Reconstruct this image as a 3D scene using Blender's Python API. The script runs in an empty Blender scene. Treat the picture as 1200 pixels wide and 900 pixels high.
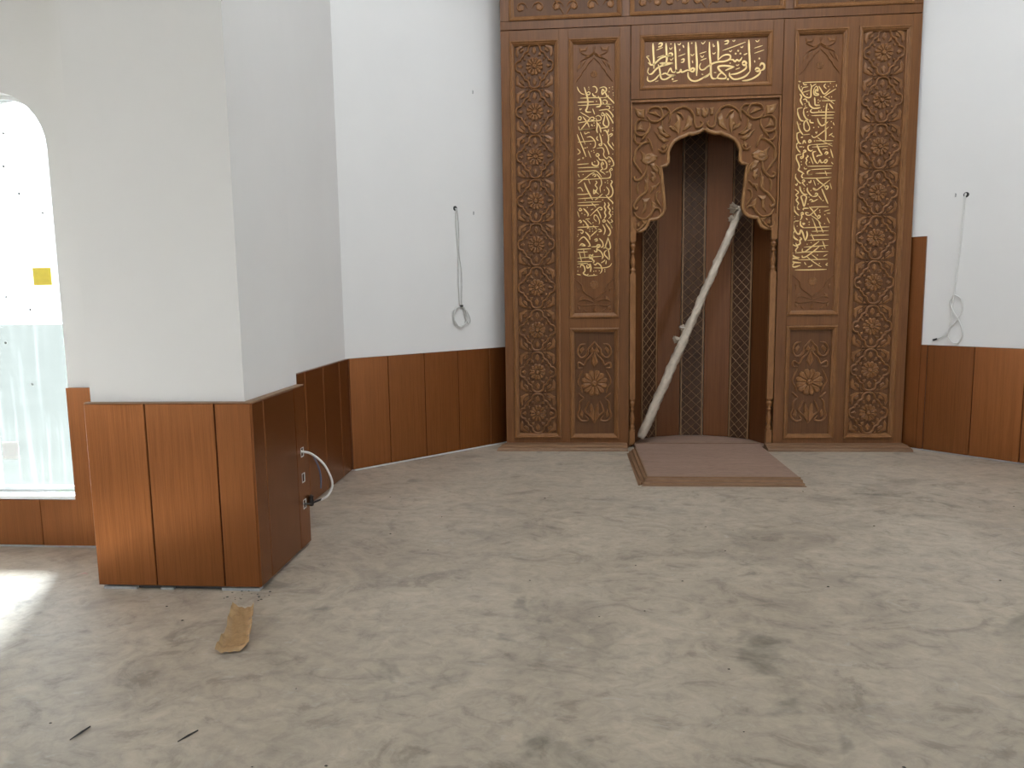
import bpy, math, random
from mathutils import Vector, Matrix

random.seed(7)
PI = math.pi
SC = bpy.context.scene
COL = SC.collection

# ------------------------------------------------------------------ camera
cam_data = bpy.data.cameras.new('camera')
cam = bpy.data.objects.new('camera', cam_data)
COL.objects.link(cam)
FOCAL_PX, PITCH, YAW, ROLL = 862.56, 6.966, 4.549, -0.849
cam_data.sensor_fit = 'HORIZONTAL'
cam_data.sensor_width = 36.0
cam_data.lens = FOCAL_PX / 1200.0 * 36.0
cam_data.clip_start = 0.05
cam_data.clip_end = 200
cam.location = (0, 0, 1.5)
cam.rotation_euler = (Matrix.Rotation(math.radians(YAW), 4, 'Z')
                      @ Matrix.Rotation(math.radians(90 - PITCH), 4, 'X')
                      @ Matrix.Rotation(math.radians(ROLL), 4, 'Z')).to_euler()
SC.camera = cam

# ------------------------------------------------------------------ sky light and exposure
SKY_STRENGTH = 5.0
world = bpy.data.worlds.new('overcast_sky')
SC.world = world
world.use_nodes = True
bg = world.node_tree.nodes['Background']
bg.inputs['Color'].default_value = (0.86, 0.93, 1.0, 1)
bg.inputs['Strength'].default_value = SKY_STRENGTH
sun_data = bpy.data.lights.new('sun', 'SUN')
sun_data.energy = 70.0
sun_data.angle = math.radians(22)
sun_data.color = (0.90, 0.96, 1.0)
sun = bpy.data.objects.new('sun', sun_data)
sun.rotation_euler = Vector((0.21, -1.0, -0.62)).to_track_quat('-Z', 'Y').to_euler()
COL.objects.link(sun)
SC.view_settings.view_transform = 'Standard'
SC.view_settings.look = 'None'
SC.view_settings.gamma = 1.0
SC.view_settings.use_curve_mapping = False
SC.view_settings.exposure = 0.60
SC.cycles.use_denoising = True
SC.cycles.max_bounces = 10
SC.cycles.diffuse_bounces = 6


def portal(name, loc, rot, sx, sy):
    """Light portal in a window or added opening: guides the sky light, gives none itself."""
    d = bpy.data.lights.new(name, 'AREA')
    d.shape = 'RECTANGLE'
    d.size, d.size_y = sx, sy
    d.cycles.is_portal = True
    o = bpy.data.objects.new(name, d)
    o.location = loc
    o.rotation_euler = rot
    COL.objects.link(o)


# ------------------------------------------------------------------ materials
def new_mat(name):
    m = bpy.data.materials.new(name)
    m.use_nodes = True
    nt = m.node_tree
    return m, nt, nt.nodes['Principled BSDF']


def N(nt, kind, **kw):
    n = nt.nodes.new(kind)
    for k, v in kw.items():
        setattr(n, k, v)
    return n


def ramp(nt, fac, stops):
    r = N(nt, 'ShaderNodeValToRGB')
    el = r.color_ramp.elements
    while len(el) < len(stops):
        el.new(0.5)
    for e, (p, c) in zip(el, stops):
        e.position = p
        e.color = (*c, 1)
    nt.links.new(fac, r.inputs['Fac'])
    return r.outputs['Color']


def noise(nt, vec, scale, detail=4, rough=0.55, mapping=None, distortion=0.0):
    if mapping:
        mp = N(nt, 'ShaderNodeMapping')
        mp.inputs['Scale'].default_value = mapping
        nt.links.new(vec, mp.inputs['Vector'])
        vec = mp.outputs['Vector']
    n = N(nt, 'ShaderNodeTexNoise')
    n.inputs['Scale'].default_value = scale
    n.inputs['Detail'].default_value = detail
    n.inputs['Roughness'].default_value = rough
    n.inputs['Distortion'].default_value = distortion
    nt.links.new(vec, n.inputs['Vector'])
    return n.outputs['Fac']


def mix(nt, a, b, fac, mode='MIX'):
    m = N(nt, 'ShaderNodeMix', data_type='RGBA', blend_type=mode)
    for val, key in ((fac, 0), (a, 6), (b, 7)):
        if hasattr(val, 'is_output'):
            nt.links.new(val, m.inputs[key])
        elif key == 0:
            m.inputs[0].default_value = val
        else:
            m.inputs[key].default_value = (*val, 1)
    return m.outputs[2]


def wood(name, dark, mid, light, rough=0.4, along=(26, 26, 1.3), bump=0.15, vary=0.25, coat=0.0, spec=0.3, metal=0.0):
    m, nt, b = new_mat(name)
    tc = N(nt, 'ShaderNodeTexCoord')
    oi = N(nt, 'ShaderNodeObjectInfo')
    add = N(nt, 'ShaderNodeVectorMath', operation='MULTIPLY_ADD')
    nt.links.new(oi.outputs['Random'], add.inputs[0])
    add.inputs[1].default_value = (37, 53, 91)
    nt.links.new(tc.outputs['Object'], add.inputs[2])
    v = add.outputs[0]
    broad = noise(nt, v, 1.0, 5, 0.6, along, 0.6)
    fine = noise(nt, v, 1.0, 3, 0.6, (along[0] * 9, along[1] * 9, along[2] * 5))
    col = ramp(nt, broad, [(0.28, dark), (0.5, mid), (0.74, light)])
    grain = ramp(nt, fine, [(0.34, (0.50, 0.44, 0.38)), (0.56, (1, 1, 1))])
    col = mix(nt, col, grain, 0.48, 'MULTIPLY')
    hsv = N(nt, 'ShaderNodeHueSaturation')
    mr = N(nt, 'ShaderNodeMapRange')
    mr.inputs['To Min'].default_value = 1 - vary
    mr.inputs['To Max'].default_value = 1 + vary
    nt.links.new(oi.outputs['Random'], mr.inputs['Value'])
    nt.links.new(mr.outputs['Result'], hsv.inputs['Value'])
    nt.links.new(col, hsv.inputs['Color'])
    nt.links.new(hsv.outputs['Color'], b.inputs['Base Color'])
    b.inputs['Roughness'].default_value = rough
    b.inputs['Specular IOR Level'].default_value = spec
    b.inputs['Metallic'].default_value = metal      # fibre lustre: tinted sheen
    b.inputs['Coat Weight'].default_value = coat
    b.inputs['Coat Roughness'].default_value = 0.3
    bp = N(nt, 'ShaderNodeBump')
    bp.inputs['Strength'].default_value = bump
    bp.inputs['Distance'].default_value = 0.002
    nt.links.new(fine, bp.inputs['Height'])
    nt.links.new(bp.outputs['Normal'], b.inputs['Normal'])
    return m


def plain(name, color, rough=0.6, metallic=0.0, noise_amt=0.0, scale=6):
    m, nt, b = new_mat(name)
    b.inputs['Roughness'].default_value = rough
    b.inputs['Metallic'].default_value = metallic
    tc = N(nt, 'ShaderNodeTexCoord')
    f = noise(nt, tc.outputs['Object'], scale, 5, 0.6)
    lo = tuple(c * (1 - noise_amt) for c in color)
    hi = tuple(min(1, c * (1 + noise_amt)) for c in color)
    nt.links.new(ramp(nt, f, [(0.3, lo), (0.7, hi)]), b.inputs['Base Color'])
    return m


M = {}
M['veneer'] = wood('wood_veneer', (0.215, 0.072, 0.018), (0.245, 0.085, 0.023), (0.275, 0.098, 0.028),
                   rough=0.27, along=(60, 60, 0.9), vary=0.12, coat=0.0, spec=0.4, metal=0.62)
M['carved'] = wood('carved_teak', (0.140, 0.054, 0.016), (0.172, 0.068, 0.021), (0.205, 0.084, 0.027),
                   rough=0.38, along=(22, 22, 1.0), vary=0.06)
M['shaded_ground'] = wood('shaded_ground_teak', (0.100, 0.041, 0.014), (0.126, 0.052, 0.018), (0.152, 0.064, 0.023),  # base colour darkened to put recess shade into the panel grounds
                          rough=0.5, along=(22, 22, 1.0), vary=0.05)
M['lit_relief'] = wood('lit_relief_teak', (0.195, 0.084, 0.028), (0.240, 0.106, 0.037), (0.285, 0.131, 0.048),  # base colour lightened to paint ridge highlights onto the raised carving
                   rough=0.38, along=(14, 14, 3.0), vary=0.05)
M['arch'] = wood('carved_arch_teak', (0.215, 0.102, 0.036), (0.275, 0.136, 0.050), (0.335, 0.172, 0.067),  # golden teak, also lightened to paint lit leaves over the darker board
                 rough=0.38, along=(8, 8, 2.5), vary=0.05)
M['niche'] = wood('niche_stave_wood', (0.120, 0.043, 0.013), (0.150, 0.055, 0.018), (0.180, 0.068, 0.024),
                  rough=0.34, along=(40, 40, 0.8), vary=0.10, coat=0.0, metal=0.2)
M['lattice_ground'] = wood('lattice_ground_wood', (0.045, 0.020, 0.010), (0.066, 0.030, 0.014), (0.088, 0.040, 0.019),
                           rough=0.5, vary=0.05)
M['deck'] = wood('dusty_board', (0.270, 0.175, 0.132), (0.305, 0.200, 0.152), (0.340, 0.226, 0.174),
                 rough=0.6, along=(2, 14, 14), vary=0.04, bump=0.05)
M['trim'] = wood('trim_wood', (0.175, 0.095, 0.050), (0.225, 0.125, 0.068), (0.275, 0.158, 0.090),
                 rough=0.45, along=(1.5, 20, 20), vary=0.08)
M['lattice'] = plain('lattice_rib_wood', (0.23, 0.125, 0.055), 0.4, 0, 0.15, 20)
M['gold'] = plain('gold_leaf', (0.86, 0.62, 0.27), 0.38, 0.25, 0.10, 14)
M['white_paint'] = plain('white_wall_paint', (0.73, 0.715, 0.695), 0.62, 0, 0.018, 1.3)
M['ceiling'] = plain('ceiling_paint', (0.78, 0.78, 0.77), 0.7, 0, 0.01)
M['white_plastic'] = plain('white_plastic', (0.72, 0.71, 0.68), 0.35, 0, 0.05, 30)
M['cable'] = plain('white_cable', (0.60, 0.59, 0.56), 0.45, 0, 0.08, 40)
M['blue_wire'] = plain('blue_wire', (0.07, 0.10, 0.17), 0.45, 0, 0.1, 40)
M['black'] = plain('black_plastic', (0.015, 0.014, 0.013), 0.5, 0, 0.2, 30)
M['grey_shim'] = plain('grey_shim', (0.30, 0.30, 0.29), 0.6, 0, 0.2, 30)
M['frame_white'] = plain('window_frame_white', (0.80, 0.81, 0.80), 0.3, 0, 0.02, 10)
M['outside'] = plain('outside_ground', (0.074, 0.074, 0.065), 0.95, 0, 0.1, 1)
M['outside'].node_tree.nodes['Principled BSDF'].inputs['Specular IOR Level'].default_value = 0.0
M['yellow'] = plain('yellow_sticker', (0.80, 0.62, 0.04), 0.5, 0, 0.06, 30)
M['paper'] = plain('white_paper', (0.80, 0.80, 0.78), 0.7, 0, 0.02, 20)
M['green'] = plain('green_sticker', (0.22, 0.52, 0.16), 0.6, 0, 0.2, 60)
M['stick'] = plain('dark_sliver', (0.030, 0.026, 0.024), 0.7, 0, 0.3, 60)
M['grit'] = plain('dark_grit', (0.045, 0.038, 0.032), 0.8, 0, 0.4, 60)


def concrete():
    m, nt, b = new_mat('screeded_concrete')
    tc = N(nt, 'ShaderNodeTexCoord')
    v = tc.outputs['Object']
    base = noise(nt, v, 0.55, 5, 0.6)
    col = ramp(nt, base, [(0.30, (0.362, 0.302, 0.236)), (0.52, (0.404, 0.342, 0.271)), (0.72, (0.440, 0.378, 0.304))])
    # cloudy trowel sweeps: stretched, strongly distorted noise
    sweep = noise(nt, v, 1.6, 7, 0.64, (0.85, 1.1, 1), 1.3)
    sw = ramp(nt, sweep, [(0.36, (0.76, 0.76, 0.77)), (0.45, (0.97, 0.97, 0.97)), (0.56, (1.0, 1.0, 1.0)), (0.64, (1.08, 1.075, 1.06))])
    col = mix(nt, col, sw, 0.85, 'MULTIPLY')
    sweep2 = noise(nt, v, 3.4, 7, 0.68, (0.85, 1.05, 1), 1.9)
    sw2 = ramp(nt, sweep2, [(0.36, (0.70, 0.69, 0.68)), (0.43, (0.93, 0.93, 0.93)), (0.52, (1, 1, 1)), (0.66, (1.12, 1.115, 1.10))])
    col = mix(nt, col, sw2, 0.95, 'MULTIPLY')
    mot = noise(nt, v, 14, 7, 0.72, (0.9, 1.1, 1), 0.8)
    mo = ramp(nt, mot, [(0.34, (0.80, 0.80, 0.80)), (0.50, (1, 1, 1)), (0.66, (1.12, 1.12, 1.11))])
    col = mix(nt, col, mo, 0.9, 'MULTIPLY')
    # scattered darker damp blots
    blot = noise(nt, v, 2.3, 4, 0.6, (0.9, 1.1, 1), 0.6)
    bl = ramp(nt, blot, [(0.29, (0.60, 0.62, 0.62)), (0.37, (1, 1, 1))])
    col = mix(nt, col, bl, 1.0, 'MULTIPLY')
    # whitish scuffs
    sc = noise(nt, v, 9, 6, 0.72, (0.8, 1.2, 1), 1.4)
    scf = ramp(nt, sc, [(0.58, (0, 0, 0)), (0.78, (0.5, 0.5, 0.5))])
    col = mix(nt, col, (0.52, 0.50, 0.46), scf)
    # one pink chalk smear next to the pillar
    sub = N(nt, 'ShaderNodeVectorMath', operation='SUBTRACT')
    nt.links.new(v, sub.inputs[0])
    sub.inputs[1].default_value = (-2.69, 3.72, 0)
    mp = N(nt, 'ShaderNodeMapping')
    mp.inputs['Scale'].default_value = (9, 15, 1)
    nt.links.new(sub.outputs[0], mp.inputs['Vector'])
    ln = N(nt, 'ShaderNodeVectorMath', operation='LENGTH')
    nt.links.new(mp.outputs['Vector'], ln.inputs[0])
    wob = noise(nt, v, 26, 3, 0.6)
    ma = N(nt, 'ShaderNodeMath', operation='MULTIPLY_ADD')
    nt.links.new(wob, ma.inputs[0])
    ma.inputs[1].default_value = 1.5
    nt.links.new(ln.outputs['Value'], ma.inputs[2])
    pk = ramp(nt, ma.outputs[0], [(0.70, (0.75, 0.75, 0.75)), (1.0, (0, 0, 0))])
    col = mix(nt, col, (0.62, 0.20, 0.24), pk)
    nt.links.new(col, b.inputs['Base Color'])
    rr = N(nt, 'ShaderNodeMapRange')
    rr.inputs['To Min'].default_value = 0.34
    rr.inputs['To Max'].default_value = 0.58
    nt.links.new(sweep, rr.inputs['Value'])
    nt.links.new(rr.outputs['Result'], b.inputs['Roughness'])
    b.inputs['Specular IOR Level'].default_value = 0.5
    bp = N(nt, 'ShaderNodeBump')
    bp.inputs['Strength'].default_value = 0.35
    bp.inputs['Distance'].default_value = 0.006
    nt.links.new(sweep2, bp.inputs['Height'])
    bp2 = N(nt, 'ShaderNodeBump')
    bp2.inputs['Strength'].default_value = 0.25
    bp2.inputs['Distance'].default_value = 0.003
    nt.links.new(sc, bp2.inputs['Height'])
    nt.links.new(bp.outputs['Normal'], bp2.inputs['Normal'])
    nt.links.new(bp2.outputs['Normal'], b.inputs['Normal'])
    return m


M['concrete'] = concrete()


def film_glass():
    """Window pane under a milky, streaked protective film."""
    m, nt, b = new_mat('filmed_glass')
    out = nt.nodes['Material Output']
    tc = N(nt, 'ShaderNodeTexCoord')
    st = noise(nt, tc.outputs['Object'], 1.0, 4, 0.6, (22, 1, 0.9))
    fac = ramp(nt, st, [(0.34, (0.020, 0.020, 0.020)), (0.44, (0.009, 0.009, 0.009)), (0.62, (0.007, 0.007, 0.007)), (0.70, (0.022, 0.022, 0.022))])
    tr = N(nt, 'ShaderNodeBsdfTransparent')
    tr.inputs['Color'].default_value = (0.585, 0.605, 0.61, 1)
    tl = N(nt, 'ShaderNodeBsdfTranslucent')
    tl.inputs['Color'].default_value = (0.75, 0.80, 0.81, 1)
    mx = N(nt, 'ShaderNodeMixShader')
    nt.links.new(fac, mx.inputs[0])
    nt.links.new(tr.outputs[0], mx.inputs[1])
    nt.links.new(tl.outputs[0], mx.inputs[2])
    nt.links.new(mx.outputs[0], out.inputs['Surface'])
    return m


def wrap_plastic(name, color, trans, rough):
    m, nt, b = new_mat(name)
    tc = N(nt, 'ShaderNodeTexCoord')
    f = noise(nt, tc.outputs['Object'], 16, 5, 0.65, (1, 1, 1), 1.0)
    nt.links.new(ramp(nt, f, [(0.3, tuple(c * 0.72 for c in color)), (0.7, color)]), b.inputs['Base Color'])
    b.inputs['Roughness'].default_value = rough
    b.inputs['Transmission Weight'].default_value = trans
    b.inputs['Coat Weight'].default_value = 0.4
    b.inputs['Coat Roughness'].default_value = 0.2
    bp = N(nt, 'ShaderNodeBump')
    bp.inputs['Strength'].default_value = 0.5
    bp.inputs['Distance'].default_value = 0.01
    nt.links.new(f, bp.inputs['Height'])
    nt.links.new(bp.outputs['Normal'], b.inputs['Normal'])
    return m


M['film_glass'] = film_glass()
M['wrap'] = wrap_plastic('white_wrapping', (0.56, 0.47, 0.37), 0.0, 0.35)
M['brown_film'] = wrap_plastic('brown_plastic_film', (0.56, 0.37, 0.19), 0.2, 0.22)


# ------------------------------------------------------------------ mesh helpers
class MB:
    def __init__(self):
        self.v, self.f = [], []

    def add(self, verts, faces):
        n = len(self.v)
        self.v += [tuple(p) for p in verts]
        self.f += [tuple(i + n for i in fc) for fc in faces]
        return self

    def box(self, x0, x1, y0, y1, z0, z1):
        return self.add([(x0, y0, z0), (x1, y0, z0), (x1, y1, z0), (x0, y1, z0),
                         (x0, y0, z1), (x1, y0, z1), (x1, y1, z1), (x0, y1, z1)],
                        [(0, 3, 2, 1), (4, 5, 6, 7), (0, 1, 5, 4), (1, 2, 6, 5), (2, 3, 7, 6), (3, 0, 4, 7)])

    def slab(self, x0, x1, yb, yf, z0, z1, c=0.003):
        """Board whose face looks to -y, with a chamfered front edge."""
        return self.add([(x0, yb, z0), (x1, yb, z0), (x1, yb, z1), (x0, yb, z1),
                         (x0, yf + c, z0), (x1, yf + c, z0), (x1, yf + c, z1), (x0, yf + c, z1),
                         (x0 + c, yf, z0 + c), (x1 - c, yf, z0 + c), (x1 - c, yf, z1 - c), (x0 + c, yf, z1 - c)],
                        [(3, 2, 1, 0), (0, 1, 5, 4), (1, 2, 6, 5), (2, 3, 7, 6), (3, 0, 4, 7),
                         (4, 5, 9, 8), (5, 6, 10, 9), (6, 7, 11, 10), (7, 4, 8, 11), (8, 9, 10, 11)])

    def ring(self, u0, u1, v0, v1, prof):
        """Mitred moulding round a rectangle in the xz plane; prof = (inset, y) steps."""
        n = len(self.v)
        for ins, y in prof:
            self.v += [(u0 + ins, y, v0 + ins), (u1 - ins, y, v0 + ins), (u1 - ins, y, v1 - ins), (u0 + ins, y, v1 - ins)]
        for k in range(len(prof) - 1):
            for j in range(4):
                a, b = n + k * 4 + j, n + k * 4 + (j + 1) % 4
                self.f.append((a, b, b + 4, a + 4))
        return self

    def prism(self, outline, y0, y1):
        """Flat outline in xz, between y0 (front) and y1 (back)."""
        n = len(outline)
        self.add([(x, y0, z) for x, z in outline] + [(x, y1, z) for x, z in outline],
                 [tuple(range(n)), tuple(range(2 * n - 1, n - 1, -1))]
                 + [((i + 1) % n, i, n + i, n + (i + 1) % n) for i in range(n)])
        return self

    def plan(self, outline, z0, z1):
        n = len(outline)
        self.add([(x, y, z0) for x, y in outline] + [(x, y, z1) for x, y in outline],
                 [tuple(range(n - 1, -1, -1)), tuple(range(n, 2 * n))]
                 + [(i, (i + 1) % n, n + (i + 1) % n, n + i) for i in range(n)])
        return self

    def lathe(self, cx, cy, prof, seg=14):
        n = len(self.v)
        for r, z in prof:
            for k in range(seg):
                a = 2 * PI * k / seg
                self.v.append((cx + r * math.cos(a), cy + r * math.sin(a), z))
        for i in range(len(prof) - 1):
            for k in range(seg):
                a, b = n + i * seg + k, n + i * seg + (k + 1) % seg
                self.f.append((a, b, b + seg, a + seg))
        return self

    def tube(self, pts, rad, seg=8, taper=None):
        pts = [Vector(p) for p in pts]
        n0 = len(self.v)
        up = Vector((0.13, 0.31, 0.94))
        for i, p in enumerate(pts):
            t = (pts[min(i + 1, len(pts) - 1)] - pts[max(i - 1, 0)]).normalized()
            a = t.cross(up)
            if a.length < 0.05:
                a = t.cross(Vector((1, 0, 0)))
            a.normalize()
            b = t.cross(a)
            r = rad[i] if isinstance(rad, (list, tuple)) else rad
            for k in range(seg):
                an = 2 * PI * k / seg
                self.v.append(tuple(p + (a * math.cos(an) + b * math.sin(an)) * r))
        for i in range(len(pts) - 1):
            for k in range(seg):
                a, b = n0 + i * seg + k, n0 + i * seg + (k + 1) % seg
                self.f.append((a, b, b + seg, a + seg))
        self.f.append(tuple(n0 + k for k in range(seg))[::-1])
        m = n0 + (len(pts) - 1) * seg
        self.f.append(tuple(m + k for k in range(seg)))
        return self

    # ---- carving on a board lying in the xz plane (y = depth of the ground, towards -y is proud)
    def band(self, pts, w, y, h, taper=True, flat=False):
        pts = [Vector(p) for p in pts]
        if len(pts) < 2:
            return self
        n0 = len(self.v)
        m = len(pts)
        sec = ((-0.5, 0.0), (-0.42, 1.0), (0.42, 1.0), (0.5, 0.0)) if flat else \
              ((-0.5, 0.0), (-0.34, 0.75), (0.0, 1.0), (0.34, 0.75), (0.5, 0.0))
        ns = len(sec)
        for i, p in enumerate(pts):
            t = pts[min(i + 1, m - 1)] - pts[max(i - 1, 0)]
            if t.length < 1e-9:
                t = Vector((1, 0))
            t.normalize()
            nrm = Vector((-t.y, t.x))
            s = 1.0
            if taper:
                e = min(i, m - 1 - i) / max(1, (m - 1))
                s = 0.45 + 0.55 * min(1.0, e * 6)
            for a, b in sec:
                q = p + nrm * (a * w * s)
                self.v.append((q.x, y - b * h * (1 if flat else s), q.y))
        for i in range(m - 1):
            for k in range(ns - 1):
                a = n0 + i * ns + k
                self.f.append((a, a + 1, a + ns + 1, a + ns))
        self.f.append(tuple(n0 + k for k in range(ns))[::-1])
        self.f.append(tuple(n0 + (m - 1) * ns + k for k in range(ns)))
        return self

    def leaf(self, outline, y, h):
        n = len(outline)
        cx = sum(p[0] for p in outline) / n
        cz = sum(p[1] for p in outline) / n
        n0 = len(self.v)
        for s, hh in ((1, 0), (0.86, 0.7), (0.45, 1.0)):
            for x, z in outline:
                self.v.append((cx + (x - cx) * s, y - hh * h, cz + (z - cz) * s))
        self.v.append((cx, y - h * 0.8, cz))
        for r in range(2):
            for k in range(n):
                a, b = n0 + r * n + k, n0 + r * n + (k + 1) % n
                self.f.append((a, b, b + n, a + n))
        for k in range(n):
            self.f.append((n0 + 2 * n + k, n0 + 2 * n + (k + 1) % n, n0 + 3 * n))
        return self

    def dot(self, x, z, r, y, h, seg=6):
        return self.leaf([(x + r * math.cos(2 * PI * k / seg + 0.5), z + r * math.sin(2 * PI * k / seg + 0.5)) for k in range(seg)], y, h)

    def rosette(self, cx, cz, r0, r1, n, y, h, rc):
        for k in range(n):
            a = 2 * PI * (k + 0.5) / n
            wd = r1 * math.sin(PI / n) * 0.86
            pts = []
            for t, ww in ((r0, 0.25), (r0 + (r1 - r0) * 0.45, 0.72), (r0 + (r1 - r0) * 0.8, 1.0), (r1, 0.55)):
                pts.append((t, ww * wd))
            out = [(t, w) for t, w in pts] + [(r1 * 1.03, 0)] + [(t, -w) for t, w in reversed(pts)]
            self.leaf([(cx + t * math.cos(a) - w * math.sin(a), cz + t * math.sin(a) + w * math.cos(a)) for t, w in out], y, h)
        self.dot(cx, cz, rc, y, h * 1.3, 12)
        return self

    def build(self, name, mat, parent=None, loc=(0, 0, 0), rotz=0.0, smooth=False):
        me = bpy.data.meshes.new(name)
        me.from_pydata(self.v, [], self.f)
        me.materials.append(M[mat])
        me.update()
        if smooth:
            for p in me.polygons:
                p.use_smooth = True
        return link(name, me, parent, loc, rotz)


def link(name, me, parent=None, loc=(0, 0, 0), rotz=0.0):
    o = bpy.data.objects.new(name, me)
    o.location = loc
    o.rotation_euler = (0, 0, rotz)
    o.parent = parent
    COL.objects.link(o)
    return o


def tag(o, label=None, cat=None, group=None, kind=None):
    for k, v in (('label', label), ('category', cat), ('group', group), ('kind', kind)):
        if v:
            o[k] = v
    return o


def empty(name, loc, label, cat, rotz=0):
    return tag(link(name, None, None, loc, rotz), label, cat)


def smooth_path(pts, sub=5):
    """Catmull-Rom through 2D or 3D points."""
    pts = [Vector(p) for p in pts]
    if len(pts) < 3:
        a, b = pts[0], pts[-1]
        return [a.lerp(b, k / 4) for k in range(5)]
    P = [pts[0] * 2 - pts[1]] + pts + [pts[-1] * 2 - pts[-2]]
    out = []
    for i in range(1, len(P) - 2):
        p0, p1, p2, p3 = P[i - 1:i + 3]
        for k in range(sub):
            t = k / sub
            out.append(0.5 * (2 * p1 + (p2 - p0) * t + (2 * p0 - 5 * p1 + 4 * p2 - p3) * t * t + (3 * p1 - p0 - 3 * p2 + p3) * t ** 3))
    out.append(P[-2])
    return out


def mm(pts):
    return [(x / 1000.0, z / 1000.0) for x, z in pts]


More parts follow.
